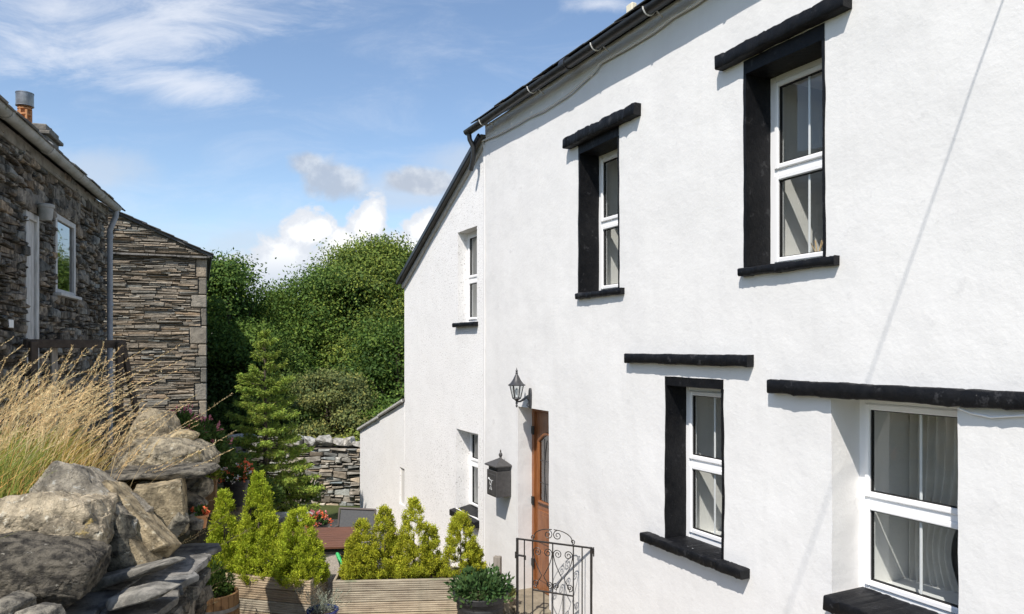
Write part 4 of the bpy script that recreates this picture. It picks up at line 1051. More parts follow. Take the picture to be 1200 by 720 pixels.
# ---------------------------------------------------------------- far dry stone wall
fa = pt(215, 600, 16.8); fb = pt(470, 600, 16.3)
gwall = thing('garden_wall', 'dry stone garden wall with pale rough coping at the end of the garden', 'wall', (fa.x, fa.y, 0), math.atan2(fb.y-fa.y, fb.x-fa.x))
fl = math.hypot(fb.x-fa.x, fb.y-fa.y); rg = random.Random(77); mb = MB(); wt = .82
masonry(mb, 0, fl, -.6, lambda u: wt, [], (.04, .14), (.08, .36), .11, rg, .007, .4, 1.7, ragged=.34)
mb.mi = 1; mb.tint = (1, 1, 1); mb.box((0, .035, -.6), (fl, .5, wt), .01); mb.build('wall_face', [M['drywall'], M['mortar']], gwall)
u = 0
proto = []
while u < fl:
    w = rg.uniform(.24, .46); hh = rg.uniform(.18, .30); r = random.Random(int(u*100))
    pts = [Vector((r.uniform(-.5, .5)*w, r.uniform(-.22, .22), r.uniform(0, 1)*hh)) for _ in range(22)]
    o = hull_rock('capstone', pts, u, M['capstone'], None, None, .02, fine=.06, tint=ztint(rg, .6, 1.25, .03)); o.parent = gwall; o.location = (u+w/2, .2, wt); u += w*.80

# ---------------------------------------------------------------- trees
def crown_points(lobes, n, rng, clump, per):
    c = np.array([l[0] for l in lobes]); r = np.array([l[1] for l in lobes]); w = r**2/np.sum(r**2)
    m = n//per; out = []
    while len(out) < m:
        i = rng.choice(len(lobes), p=w); d = rng.normal(size=3); d /= np.linalg.norm(d)
        if d[2] < -.35: continue
        p = c[i]+d*r[i]*rng.uniform(.78, 1.06)*np.array([1.12, 1.12, .74])
        if np.any(np.linalg.norm((c-p)*np.array([1, 1, 1.4]), axis=1) < r*.66): continue
        if noise.noise(Vector(p*(.55/clump*.42)+r[0]*50)) < -.10: continue
        out.append(np.concatenate([p, d]))
    A = np.array(out); rep = np.repeat(A, per, 0); s_ = np.repeat(rng.uniform(.6, 1.5, m), per)[:, None]
    off = np.clip(rng.normal(size=(len(rep), 3)), -1.6, 1.6)*clump*s_*np.array([1, 1, .6])
    clt = np.repeat(rng.uniform(.52, 1.6, m), per)  # random clump brightness, painting sunlit and shaded foliage into the leaf colour
    return rep[:, :3]+off, rep[:, 3:], clt, unit(off/clump+1e-6)
def tree(name, label, cat, px, Y, ztop, width, leaf, m, n, seed, zb=-.5, low=.12, clump=.36, per=110, group='trees beyond the garden wall', nl=19):
    rng = np.random.default_rng(seed); x = (px-600)/870*Y
    t = thing(name, label, cat, (x, Y, zb), 0, group); Hh = ztop-zb; lobes = []
    for k in range(nl):
        f = (k+.5)/nl; z = Hh*(low+(1-low-.1)*f); rad = width/2*math.sin(PI*(.16+.78*f))**.8; a = k*2.4+rng.uniform(-.4, .4)
        rr = width*rng.uniform(.14, .225)*(1.1-.35*f)
        lobes.append((np.array([math.cos(a)*rad*.68, math.sin(a)*rad*.68, z]), rr))
    lobes.append((np.array([rng.uniform(-.3, .3), 0, Hh-width*.15]), width*.15))
    P, D, clt, on = crown_points(lobes, n, rng, clump, per)
    ups = on*.8+D*.6+np.array([0, 0, .45])+rng.normal(size=D.shape)*.38
    D = D*.4+rng.normal(size=D.shape)*.8+np.array([0, 0, -.35]); Vq = leaves(P, D, rng.uniform(.7, 1.35, len(P))*leaf, rng.uniform(.5, .8, len(P))*leaf, rng, ups=ups)
    np_quads('crown', Vq, m, tintv(rng, len(P), .84, 1.16, .06)*clt[:, None]*(1+np.outer((clt-1)*.35, [1, .1, -.6])), t)
    mb = MB(); mb.tube([(0, 0, -.1), (.05, 0, Hh*.2), (-.05, .05, Hh*.5), (0, 0, Hh*.85)], [width*.035, width*.028, width*.018, width*.006], 9)
    for l in lobes:
        c = l[0]; z0 = c[2]*.55; mb.tube([(0, 0, z0), (c[0]*.45, c[1]*.45, z0+(c[2]-z0)*.6), tuple(c)], [width*.014, width*.009, width*.003], 6)
    mb.build('trunk', M['bark'], t, smooth=True); return t
def topz(py, Y): return CZ+(408-py)/870*Y
tree('broadleaf_tree', 'dark dense broadleaf tree just right of the stone barn', 'tree', 268, 23, topz(304, 23), 4.6, .095, M['sycamore leaf'], 100000, 1)
tree('broadleaf_tree', 'mid green tree with a lower top in the dip of the treeline', 'tree', 322, 27, topz(350, 27), 5.0, .10, M['ash leaf'], 80000, 2)
tree('broadleaf_tree', 'spreading green tree left of the tallest tree', 'tree', 378, 25, topz(318, 25), 4.8, .095, M['sycamore leaf'], 95000, 3)
tree('broadleaf_tree', 'tallest bright green tree beside the white cottage end', 'tree', 441, 26, topz(280, 26), 5.4, .095, M['ash leaf'], 130000, 4)
tree('broadleaf_tree', 'lower bushy tree close against the white cottage end', 'tree', 468, 21, topz(372, 21), 3.0, .09, M['sycamore leaf'], 60000, 5, low=.05)
tree('broadleaf_tree', 'far tree filling the gap low behind the spruce', 'tree', 305, 21.5, topz(400, 21.5), 3.6, .09, M['dark leaf'], 50000, 7, low=.03)
tree('garden_shrub', 'rounded olive green shrub beyond the garden wall', 'shrub', 388, 18.8, topz(430, 18.8), 2.5, .075, M['olive leaf'], 40000, 8, low=.15, clump=.16, per=60, group='shrubs beyond the garden wall')
tree('garden_shrub', 'small bright green shrub over the coping near the cottage', 'shrub', 415, 17.6, topz(505, 17.6), 1.3, .07, M['grass blade'], 9000, 9, low=.1, clump=.14, group='shrubs beyond the garden wall')
tree('garden_shrub', 'dark shrub low behind the garden wall by the spruce', 'shrub', 345, 18.2, topz(478, 18.2), 1.8, .09, M['dark leaf'], 14000, 10, low=.1, clump=.2, group='shrubs beyond the garden wall')
tree('garden_shrub', 'low dark shrub at the foot of the cottage lean-to', 'shrub', 446, 18.4, topz(480, 18.4), 1.6, .09, M['sycamore leaf'], 12000, 11, low=.1, clump=.2, group='shrubs beyond the garden wall')

# spruce
def spruce():
    rng = np.random.default_rng(3); Y = 13.0; px = 310; zb = -.3
    t = thing('spruce_tree', 'young spruce with drooping layered branches in the garden', 'tree', ((px-600)/870*Y, Y, zb)); Hh = topz(385, Y)-zb
    P = []; D = []; T = []; mb = MB(); mb.tube([(0, 0, 0), (.02, 0, Hh*.5), (0, 0, Hh)], [.06, .035, .006], 8)
    tiers = 17
    for k in range(tiers):
        f = k/(tiers-1); z = Hh*(.10+.86*f); L0 = 1.02*(1-f)**.8+.05; nb = 9 if f < .8 else 5
        for j in range(nb):
            a = j*2*PI/nb+k*.9+rng.uniform(-.25, .25); L = L0*rng.uniform(.7, 1.15); z0 = z+rng.uniform(-.06, .06)
            dr = Vector((math.cos(a), math.sin(a), 0)); sag = .34*L*(1-f*.9); pts = []
            for s_ in np.linspace(0, 1, 7): pts.append((dr.x*L*s_, dr.y*L*s_, z0-sag*s_**1.1+.22*L*s_**2.6+.10*f*s_))
            mb.tube(pts, [.012, .011, .010, .008, .006, .005, .003], 4)
            br = rng.uniform(.75, 1.25); nt = int(170*L+30)
            for q in range(nt):
                s_ = rng.uniform(.18, 1)**.8*1.0; i = min(5, int(s_*6)); u_ = s_*6-i; p = np.array(pts[i])*(1-u_)+np.array(pts[i+1])*u_
                sidev = np.array([-dr.y, dr.x, 0])*rng.choice([-1, 1]); tw = .17*L*(1.15-s_)+.03; off = rng.uniform(0, 1)*tw
                d = sidev*.8+np.array([dr.x, dr.y, 0])*.7; d[2] = -.12
                P0 = p+d*off+np.array([0, 0, rng.normal(0, .012)])
                for r_ in range(3):
                    P.append(P0+rng.normal(0, .012, 3)); D.append(d+rng.normal(0, .55, 3)); T.append(br*rng.uniform(.7, 1.3))
    P = np.array(P); D = np.array(D); T = np.array(T); V = leaves(P, D, rng.uniform(.04, .08, len(P)), rng.uniform(.010, .022, len(P)), rng)
    np_quads('crown', V, M['spruce needle'], np.stack([T*rng.uniform(.85, 1.2, len(T)), T, T*.9], 1), t); mb.build('trunk', M['bark'], t, smooth=True)
spruce()

# golden conifers ----------------------------------------------------------
G1, G2 = M['gold green needle'], M['golden needle']
def conifer(label, px, Y, ztop, wid, seed, m, zb=.45, spikes=(), n=9000, blunt=.75):
    rng = np.random.default_rng(seed); t = thing('golden_conifer', label, 'conifer', ((px-600)/870*Y, Y, zb), 0, 'golden conifers in the planters')
    wid *= 1.12; blunt *= .88; Hh = ztop-zb; P = []; D = []; T = []
    tongues = [(0, 0, 0, Hh, wid/2)]+[(sx*wid, sy*wid, 0, Hh*sh, wid*sw) for sx, sy, sh, sw in spikes]
    for (ox, oy, oz, h_, r_) in tongues:
        nt = int(130*h_*r_/.15)+30
        for k in range(nt):
            f = rng.uniform(0, 1)**1.35; a = rng.uniform(0, 2*PI); pr = min(1, f*5+.55)*(1-f)**blunt; R = r_*pr*rng.uniform(.70, 1.0)+.012
            c = np.array([ox+R*math.cos(a), oy+R*math.sin(a), h_*f]); up = np.array([math.cos(a)*.55, math.sin(a)*.55, 1.0]); br = rng.uniform(.72, 1.22)
            m_ = int(2.0*n/nt/len(tongues))+34
            q = rng.uniform(0, 1, m_); ln = rng.uniform(.04, .085)*(.6+.6*(1-f))
            pp = c+np.outer(q*ln, unit(up))+rng.normal(0, .014, (m_, 3)); P.append(pp); D.append(np.tile(up, (m_, 1))+rng.normal(0, .6, (m_, 3))); T.append(np.full(m_, br)*rng.uniform(.75, 1.2, m_))
    P = np.concatenate(P); D = np.concatenate(D); T = np.concatenate(T)
    V = leaves(P, D, rng.uniform(.015, .030, len(P)), rng.uniform(.007, .012, len(P)), rng)
    np_quads('foliage', V, m, np.stack([T*rng.uniform(.88, 1.1, len(T)), T, T], 1), t)
    mb = MB(); mb.tube([(0, 0, -.08), (0, 0, Hh*.6)], [.018, .006], 6); mb.build('stem', M['bark'], t)
    return t
conifer('small lime conifer at the left end of the left planter', 263, 8.45, topz(577, 8.45), .36, 1, G1, .40, [(-.25, .1, .6, .3)], 9000)
conifer('tallest lime conifer in the middle of the left planter', 303, 8.35, topz(557, 8.35), .46, 2, G1, .42, [(.3, -.1, .62, .3), (-.32, .1, .55, .28)], 15000)
conifer('broad blunt lime conifer at the right end of the left planter', 350, 8.2, topz(600, 8.2), .50, 3, G1, .44, [(.25, 0, .6, .3), (-.2, .1, .85, .26)], 14000, .6)
conifer('short golden conifer at the left end of the right planter', 424, 8.4, topz(613, 8.4), .34, 4, G2, .42, [(-.25, 0, .7, .3)], 10000)
conifer('slim golden conifer second from left in the right planter', 451, 8.45, topz(598, 8.45), .34, 5, G2, .42, [(.2, .1, .6, .3)], 10000)
conifer('tall golden conifer with a pointed tip beside the slim one', 485, 8.45, topz(588, 8.45), .38, 6, G2, .42, [(.45, 0, .68, .22), (-.2, -.1, .55, .3)], 14000)
conifer('golden conifer standing alone behind the black pot', 540, 8.5, topz(604, 8.5), .40, 7, G2, .42, [(.3, .1, .5, .26)], 13000)

# planters -------------------------------------------------------------------
def planter(label, a, b, ztop, depth, seed):
    rg = random.Random(seed); a = Vector(a); b = Vector(b); L = (b-a).length
    t = thing('wooden_planter', label, 'planter', (a.x, a.y, 0), math.atan2(b.y-a.y, b.x-a.x), 'ribbed timber planters')
    def board(name, x0, x1, y0, y1, z0, z1, axis):
        mb = MB(); mb.tint = ztint(rg, .8, 1.2, .04); rib = 5; hh = (z1-z0)
        if axis == 'x':
            vs = []; fs = []
            prof = [(y1, z0), (y0, z0+.002)]
            for k in range(rib): zc = z0+hh*(k+.5)/rib; g = hh/rib*.5; prof += [(y0, zc-g*.75), (y0-.006, zc-g*.45), (y0-.006, zc+g*.45), (y0, zc+g*.75)]
            prof += [(y0, z1-.002), (y1, z1)]; n = len(prof)
            for x in (x0, x1): vs += [(x, y, z) for y, z in prof]
            fs = [[k, (k+1) % n, n+(k+1) % n, n+k] for k in range(n)]+[list(range(n)), [n+k for k in range(n)][::-1]]; mb.add(vs, fs)
        else:
            vs = []; fs = []; prof = [(x0, z0), (x1, z0+.002)]
            for k in range(rib): zc = z0+hh*(k+.5)/rib; g = hh/rib*.5; prof += [(x1, zc-g*.75), (x1+.006, zc-g*.45), (x1+.006, zc+g*.45), (x1, zc+g*.75)]
            prof += [(x1, z1-.002), (x0, z1)]; n = len(prof)
            for y in (y0, y1): vs += [(x, y, z) for x, z in prof]
            fs = [[k, (k+1) % n, n+(k+1) % n, n+k] for k in range(n)]+[list(range(n)), [n+k for k in range(n)][::-1]]; mb.add(vs, fs)
        mb.build(name, M['planter'], t)
    z = .02; nb = 4; bh = (ztop-z)/nb
    for k in range(nb):
        z0 = z+k*bh; z1 = z0+bh-.004
        board('front_board', 0, L, 0, .026, z0, z1, 'x'); board('side_board', L-.028, L, .03, depth, z0, z1, 'y')
    mb = MB(); mb.box((0, depth-.025, .02), (L-.03, depth, ztop), .003); mb.box((0, .03, .02), (.025, depth-.026, ztop), .003); mb.build('back_board', M['planter'], t)
    mb = MB()
    for x in (.03, L-.075):
        for y in (.03, depth-.075): mb.box((x, y, -.02), (x+.045, y+.045, ztop-.01), .003)
    mb.build('corner_posts', M['stake'], t)
    mb = MB(); mb.box((.028, .03, ztop-.12), (L-.03, depth-.028, ztop-.05), .005); mb.build('soil', M['soil'], t)
planter('ribbed timber planter under the lime conifers, left of the other', pt(258, 0, 8.28).xy.to_3d(), pt(364, 0, 8.0).xy.to_3d(), .545, .38, 1)
planter('ribbed timber planter under the golden conifers, beside the black pot', pt(390, 0, 8.13).xy.to_3d(), pt(560, 0, 8.24).xy.to_3d(), .50, .42, 2)

def foliage(name, parent, c, rad, n, leaf, m, seed, asp=.6, flat=1.0, up=.4, lo=.65, hi=1.35):
    rng = np.random.default_rng(seed); d = unit(rng.normal(size=(n, 3))); d[:, 2] = np.abs(d[:, 2])*.9+.02*0
    r = rng.uniform(.25, 1, n)**.5; b = 1+.28*np.sin(d[:, 0]*7+seed)*np.cos(d[:, 1]*6+d[:, 2]*5)
    P = np.array(c)+d*(r*b)[:, None]*np.array([rad, rad, rad*flat]); D = d+rng.normal(0, .55, (n, 3))+np.array([0, 0, up])
    V = leaves(P, D, rng.uniform(.7, 1.3, n)*leaf, rng.uniform(.8, 1.1, n)*leaf*asp, rng); return np_quads(name, V, m, tintv(rng, n, lo, hi, .08), parent)
# black pot with glossy shrub
p = pt(563, 0, 7.55); pot = thing('potted_shrub', 'ribbed black plastic pot with a glossy dark green shrub', 'potted plant', (p.x, p.y, 0))
zt = CZ-(694-408)/870*7.55
mb = MB(); prof = [(.19, 0), (.205, .05)]
for k in range(5): z = .08+k*(zt-.16)/5; r = .205+.045*(z/zt); prof += [(r, z), (r+.006, z+.012), (r+.006, z+.03), (r, z+.042)]
prof += [(.25, zt-.07), (.278, zt-.055), (.282, zt-.006), (.276, zt), (.255, zt), (.245, zt-.06)]; mb.lathe(prof, 36); mb.build('pot', M['plasticpot'], pot, smooth=30)
mb = MB(); mb.lathe([(.248, zt-.05), (.1, zt-.03), (.001, zt-.025)], 20, cap=False); mb.build('soil', M['soil'], pot, smooth=True)
foliage('foliage', pot, (0, 0, zt-.04), .29, 1700, .055, M['glossy leaf'], 5, .55, .95)
# wooden half barrel
p = pt(252, 0, 7.5); bar = thing('half_barrel', 'oak half barrel tub with an iron hoop at the wall foot', 'barrel', (p.x, p.y, 0)); zt = CZ-(694-408)/870*7.5
mb = MB(); ns = 20
for k in range(ns):
    a0, a1 = 2*PI*(k+.04)/ns, 2*PI*(k+.96)/ns; mb.tint = (1, 1, 1); vs = []
    for z, r in ((0, .20), (zt*.5, .238), (zt, .225)):
        for rr in (r, r-.025):
            for a in (a0, a1): vs.append((rr*math.cos(a), rr*math.sin(a), z))
    fs = []
    for i in range(2):
        o = i*4; fs += [[o, o+1, o+5, o+4], [o+2, o+6, o+7, o+3], [o, o+4, o+6, o+2], [o+1, o+3, o+7, o+5]]
    fs += [[8, 9, 11, 10], [0, 2, 3, 1]]; mb.add(vs, fs)
mb.build('staves', M['barrel'], bar)
for z in (zt*.28, zt*.76):
    mb = MB(); r = .20+.038*(z/(zt*.5)) if z < zt*.5 else .238-.013*((z-zt*.5)/(zt*.5)); mb.lathe([(r+.003, z-.018), (r+.007, z-.018), (r+.007, z+.018), (r+.003, z+.018)], 30, cap=False); mb.build('hoop', M['hoop'], bar, smooth=30)
mb = MB(); mb.lathe([(.205, zt-.06), (.001, zt-.04)], 20, cap=False); mb.build('soil', M['soil'], bar)
foliage('foliage', bar, (-.02, .05, zt-.05), .17, 1100, .05, M['dark leaf'], 9, .5, 1.9)
# blue pot with lavender
p = pt(378, 0, 7.5); bp_ = thing('blue_pot', 'blue glazed pot of silvery lavender in front of the planters', 'potted plant', (p.x, p.y, 0)); zt = CZ-(714-408)/870*7.5
mb = MB(); mb.lathe([(.09, 0), (.13, .1), (.15, zt-.06), (.15, zt-.025), (.165, zt-.01), (.16, zt), (.135, zt-.005), (.13, zt-.06)], 28); mb.build('pot', M['bluepot'], bp_, smooth=True)
mb = MB(); mb.lathe([(.132, zt-.04), (.001, zt-.03)], 20, cap=False); mb.build('soil', M['soil'], bp_)
rng = np.random.default_rng(12); V = []; T = []
for k in range(70):
    a = rng.uniform(0, 2*PI); r = rng.uniform(0, .09); tip = np.array([r*math.cos(a)*2.0, r*math.sin(a)*2.0, rng.uniform(.08, .24)]); base = np.array([r*math.cos(a), r*math.sin(a), zt-.03])
    q = np.linspace(.0, 1, 14)[:, None]; P = base+tip*q; D = np.tile(tip, (14, 1))/.2+rng.normal(0, .45, (14, 3)); V.append(leaves(P, D, rng.uniform(.022, .04, 14), .006, rng)); T.append(tintv(rng, 14, .7, 1.3, .06))
np_quads('foliage', np.concatenate(V), M['silver leaf'], np.concatenate(T), bp_)

# flower pots further back
def flower_pot(name, label, px, py_rim, Y, r, h, m, leafmat, petal, seed, spread=1.0, zfix=None, n=500, stand=None):
    z = CZ-(py_rim-408)/870*Y; t = thing(name, label, 'potted plant', ((px-600)/870*Y, Y, z-h))
    mb = MB(); mb.lathe([(r*.72, 0), (r*.95, h*.8), (r*1.06, h*.82), (r*1.08, h), (r*.92, h), (r*.88, h*.8)], 22); mb.build('pot', m, t, smooth=30)
    foliage('foliage', t, (0, 0, h), r*1.25*spread, n, .045, leafmat, seed, .7, .9)
    if petal is not None:
        for q, (pm, cnt) in enumerate(petal if n > 100 else []):
            rng = np.random.default_rng(seed+q+5); d = unit(rng.normal(size=(cnt, 3))); d[:, 2] = np.abs(d[:, 2]); P = np.array([0, 0, h])+d*r*1.35*spread*rng.uniform(.75, 1.1, (cnt, 1)); V = []
            for k in range(7): V.append(leaves(P+rng.normal(0, .014, P.shape), d+rng.normal(0, .6, d.shape), .035, .03, rng))
            np_quads('flowers', np.concatenate(V), pm, tintv(rng, 7*cnt, .8, 1.2, .04), t)
    if n <= 100:
        rng = np.random.default_rng(seed)
        for q in range(7):
            a = rng.uniform(0, 2*PI); P = np.tile(np.array([math.cos(a)*r*.8, math.sin(a)*r*.8, h+rng.uniform(.0, .07)]), (14, 1)); d = rng.normal(size=(14, 3))
            np_quads('flower', leaves(P, d, .03, .028, rng), M['orange petal'], tintv(rng, 14, .8, 1.2, .04), t)
    if stand:
        mb = MB(); mb.box((-r, -r, -(z-h)-.2), (r, r, -.003), .015); mb.build('stone_stand', stand, t)
    return t
flower_pot('flower_pot', 'dark pot of orange red geraniums and white flowers by the spruce', 277, 562, 10.2, .16, .36, M['plasticpot'], M['dark leaf'], [(M['orange petal'], 42), (M['white petal'], 26)], 1, 1.1)
flower_pot('flower_pot', 'small dark pot of coral geraniums behind the brown table', 372, 614, 11.3, .15, .62, M['plasticpot'], M['glossy leaf'], [(M['pink petal'], 30), (M['orange petal'], 25)], 2, .9)
flower_pot('flower_pot', 'terracotta pot of orange flowers tucked beside the wall end', 234, 603, 5.55, .06, .10, M['terra'], M['dark leaf'], [(M['orange petal'], 12)], 3, .6, n=80)
# timber tub with a lime shrub
p = pt(243, 0, 9.6); z = CZ-(558-408)/870*9.6
tub = thing('timber_tub', 'tall narrow timber tub holding a lime green shrub beside the boulders', 'potted plant', (p.x, p.y, z-.48), .3)
mb = MB()
for k in range(4): mb.box((-.11, -.11+k*.055, 0), (.11, -.06+k*.055, .48), .004)
mb.box((-.12, -.12, .38), (.12, .12, .43), .004); mb.build('tub', M['barrel'], tub)
foliage('foliage', tub, (0, 0, .45), .17, 700, .05, M['lime leaf'], 8, .55, 1.4)

# patio table and chairs
p = pt(383, 0, 9.3); tz = .66
tab = thing('patio_table', 'brown slatted timber patio table with black legs', 'table', (p.x, p.y, 0), .12)
mb = MB()
for k in range(9): mb.box((-.48, -.5+k*.11, tz), (.40, -.5+k*.11+.104, tz+.03), .004)
mb.build('tabletop', M['tabletop'], tab)
mb = MB(); mb.box((-.44, -.47, tz-.07), (.36, -.44, tz-.002), .003); mb.box((-.44, .42, tz-.07), (.36, .45, tz-.002), .003); mb.box((-.44, -.438, tz-.07), (-.41, .418, tz-.002), .003); mb.box((.33, -.438, tz-.07), (.36, .418, tz-.002), .003); mb.build('apron', M['iron'], tab)
for sx in (-.41, .33):
    for sy_ in (-.44, .42): mb = MB(); mb.box((sx-.022, sy_-.022, -.06), (sx+.022, sy_+.022, tz-.071), .004); mb.build('leg', M['iron'], tab)
def chair(label, px, Y, rz, recl=.25):
    p = pt(px, 0, Y); t = thing('patio_chair', label, 'chair', (p.x, p.y, -.08), rz, 'grey mesh patio chairs')
    w, sh, bh = .27, .42, .44; by = .24; bt = by+bh*recl
    mb = MB()
    for s_ in (-1, 1):
        mb.tube([(s_*w, -.24, 0), (s_*w, -.26, sh+.2), (s_*w, -.18, sh+.22), (s_*w, by+.05, sh+.2)], .015, 8); mb.tube([(s_*w, by+.12, 0), (s_*w, by, sh), (s_*w, bt, sh+bh)], .015, 8)
        mb.tube([(s_*w, -.25, sh), (s_*w, by, sh)], .014, 8)
    mb.tube([(-w, bt, sh+bh), (w, bt, sh+bh)], .015, 8); mb.tube([(-w, -.25, sh), (w, -.25, sh)], .014, 8); mb.build('frame', M['chairmetal'], t, smooth=True)
    mb = MB(); slab(mb, (-w+.02, -.24, sh+.012), (w-.02, -.24, sh+.012), (w-.02, by, sh+.002), (-w+.02, by, sh+.002), .01); mb.build('seat', M['textile'], t)
    mb = MB(); slab(mb, (-w+.02, by, sh+.03), (w-.02, by, sh+.03), (w-.02, bt, sh+bh-.01), (-w+.02, bt, sh+bh-.01), .01); mb.build('backrest', M['textile'], t); return t
chair('grey mesh patio chair facing the camera at the far side of the table', 408, 10.15, PI+2.95, .2)
chair('grey mesh patio chair close to the cottage end, turned sideways', 424, 9.9, -1.3, .2)
# second weathered bench-height slab seen left of the table
p = pt(340, 0, 11.6); sl_ = thing('stone_bench', 'pale stone slab bench behind the lime conifers', 'bench', (p.x, p.y, -.25), .1)
mb = MB(); mb.box((-.35, -.2, .62), (.35, .2, .70), .015); mb.build('slab', M['capstone'], sl_)
mb = MB(); mb.box((-.28, -.15, 0), (-.14, .15, .617), .015); mb.box((.14, -.15, 0), (.28, .15, .617), .015); mb.build('supports', M['drywall'], sl_)
# green handled hand fork propped between the planters
a = pt(394, 645, 8.9); b_ = pt(401, 664, 8.75)
tl = thing('hand_tool', 'green handled garden tool leaning between the planters and the table', 'garden tool', (b_.x, b_.y, 0))
mb = MB(); mb.tube([a-Vector((b_.x, b_.y, 0)), b_-Vector((b_.x, b_.y, 0))], .024, 10); mb.build('handle', M['green'], tl, smooth=True)
mb = MB(); mb.tube([b_-Vector((b_.x, b_.y, 0)), (.12, -.1, 0)], .010, 8); mb.build('shaft', M['iron'], tl)
# stake and block by the wall
p = pt(583, 0, 8.3); zt = CZ-(652-408)/870*8.3
tag_o = MB(); tag_o.box((-.042, -.03, -.05), (.042, .03, zt), .006); tag(tag_o.build('timber_stake', M['stake'], None, loc=(p.x, p.y, 0), rz=-.3), 'short square grey timber stake beside the white wall', 'stake')
p = pt(597, 0, 8.25); r = random.Random(3)
pts = [Vector((r.uniform(-.14, .10), r.uniform(-.12, .12), r.uniform(0, .30))) for _ in range(20)]
hull_rock('stone_block', pts, 40, M['step'], 'weathered sandstone block at the cottage wall foot behind the black pot', None, .012, at=(p.x-.03, p.y, -.02))
foliage_o = foliage('foliage', None, (0, 0, 0), .11, 260, .05, M['olive leaf'], 31, .5, 1.2); p = pt(592, 668, 8.2); foliage_o.location = (p.x, p.y, .3)
foliage_o.name = 'wall_plant'; tag(foliage_o, 'small loose green plant by the timber stake at the wall', 'plant')

# bank plants behind the boulders
def bush(name, label, px, py, Y, r, n, leaf, m, seed, petal=None, flat=.9, cat='shrub', group='plants along the bank edge'):
    z = CZ-(py-408)/870*Y; x = (px-600)/870*Y; zb = bank_z(x, Y)-.05; t = thing(name, label, cat, (x, Y, zb), 0, group)
    foliage('foliage', t, (0, 0, max(.05, z-zb-r*flat*.55)), r, n, leaf, m, seed, .6, flat)
    mb = MB(); mb.tube([(0, 0, -.1), (.02, .02, max(.1, z-zb))], [.02, .008], 6); mb.build('stem', M['bark'], t)
    if petal:
        rng = np.random.default_rng(seed+50); cnt = petal[1]; d = unit(rng.normal(size=(cnt, 3))); d[:, 2] = np.abs(d[:, 2])*.9+.1; P = np.array([0, 0, max(.05, z-zb-r*flat*.55)])+d*r*rng.uniform(.85, 1.15, (cnt, 1)); V = [leaves(P+rng.normal(0, .02, P.shape), d+rng.normal(0, .6, d.shape), .05, .035, rng) for k in range(5)]
        np_quads('flowers', np.concatenate(V), petal[0], tintv(rng, 5*cnt, .7, 1.2, .04), t)
    return t
bush('flowering_bush', 'dark bush with dull pink flowers in front of the barn wall', 205, 497, 8.9, .34, 1800, .06, M['dark leaf'], 1, (M['pink petal'], 40))
bush('flowering_bush', 'dark purple pink bush right of the upper boulders', 232, 505, 9.3, .33, 1700, .06, M['dark leaf'], 2, (M['pink petal'], 30))
bush('flowering_bush', 'shaded dark bush below the pink flowers near the barn corner', 244, 530, 9.6, .36, 1900, .06, M['dark leaf'], 3)
bush('flowering_bush', 'dark leafy bush filling the gap left of the spruce', 262, 545, 10.6, .42, 2200, .07, M['dark leaf'], 4)
bush('flowering_bush', 'low dark bush under the spruce by the flower pot', 292, 575, 11.2, .42, 2000, .07, M['dark leaf'], 5)
bush('flowering_bush', 'shady low bush between the spruce and the garden wall', 340, 570, 13.8, .5, 2200, .08, M['dark leaf'], 6)
bush('flowering_bush', 'dense green bush at the barn corner foot', 225, 520, 11.5, .5, 2200, .08, M['sycamore leaf'], 7)

# ---------------------------------------------------------------- sun, sky, clouds
sl_ = bpy.data.lights.new('sun', 'SUN'); so = bpy.data.objects.new('sun', sl_); COL.objects.link(so)
sl_.energy = 4.2; sl_.angle = math.radians(.53); sl_.color = (1, .955, .89)
sl_.color = (1, .94, .87)
so.rotation_euler = SUN.to_track_quat('-Z', 'Y').to_euler()
el = math.asin(-SUN.z); az = math.atan2(-SUN.x, -SUN.y)
Wd = bpy.data.worlds.new('World'); S.world = Wd; Wd.use_nodes = True; t = Wd.node_tree; N = t.nodes; L = t.links
bg = N['Background']; sky = nd(t, 'ShaderNodeTexSky', sky_type='NISHITA'); sky.sun_disc = False; sky.sun_elevation = el; sky.sun_rotation = az
sky.air_density = 1.0; sky.dust_density = .6; sky.ozone_density = 1.6; sky.altitude = 100
def mth(op, a, b=None, c=None):
    n = nd(t, 'ShaderNodeMath', operation=op)
    for i, v in enumerate((a, b, c)):
        if v is None: continue
        if hasattr(v, 'is_output'): L.new(v, n.inputs[i])
        else: n.inputs[i].default_value = v
    return n.outputs[0]
tc = nd(t, 'ShaderNodeTexCoord'); sp = nd(t, 'ShaderNodeSeparateXYZ'); L.new(tc.outputs['Generated'], sp.inputs[0])
yy = mth('MAXIMUM', sp.outputs[1], .02); A_ = mth('DIVIDE', sp.outputs[0], yy); B_ = mth('DIVIDE', sp.outputs[2], yy)
front = mth('GREATER_THAN', sp.outputs[1], .05)
cv = nd(t, 'ShaderNodeCombineXYZ'); L.new(A_, cv.inputs[0]); L.new(B_, cv.inputs[1])
def noise2(scale, det, rough_, sx=1, sy=1, rot=0, dist=0):
    mp = nd(t, 'ShaderNodeMapping'); mp.inputs['Scale'].default_value = (sx, sy, 1); mp.inputs['Rotation'].default_value = (0, 0, rot); L.new(cv.outputs[0], mp.inputs[0])
    n = nd(t, 'ShaderNodeTexNoise'); n.inputs['Scale'].default_value = scale; n.inputs['Detail'].default_value = det; n.inputs['Roughness'].default_value = rough_; n.inputs['Distortion'].default_value = dist
    L.new(mp.outputs[0], n.inputs['Vector']); return n.outputs['Fac']
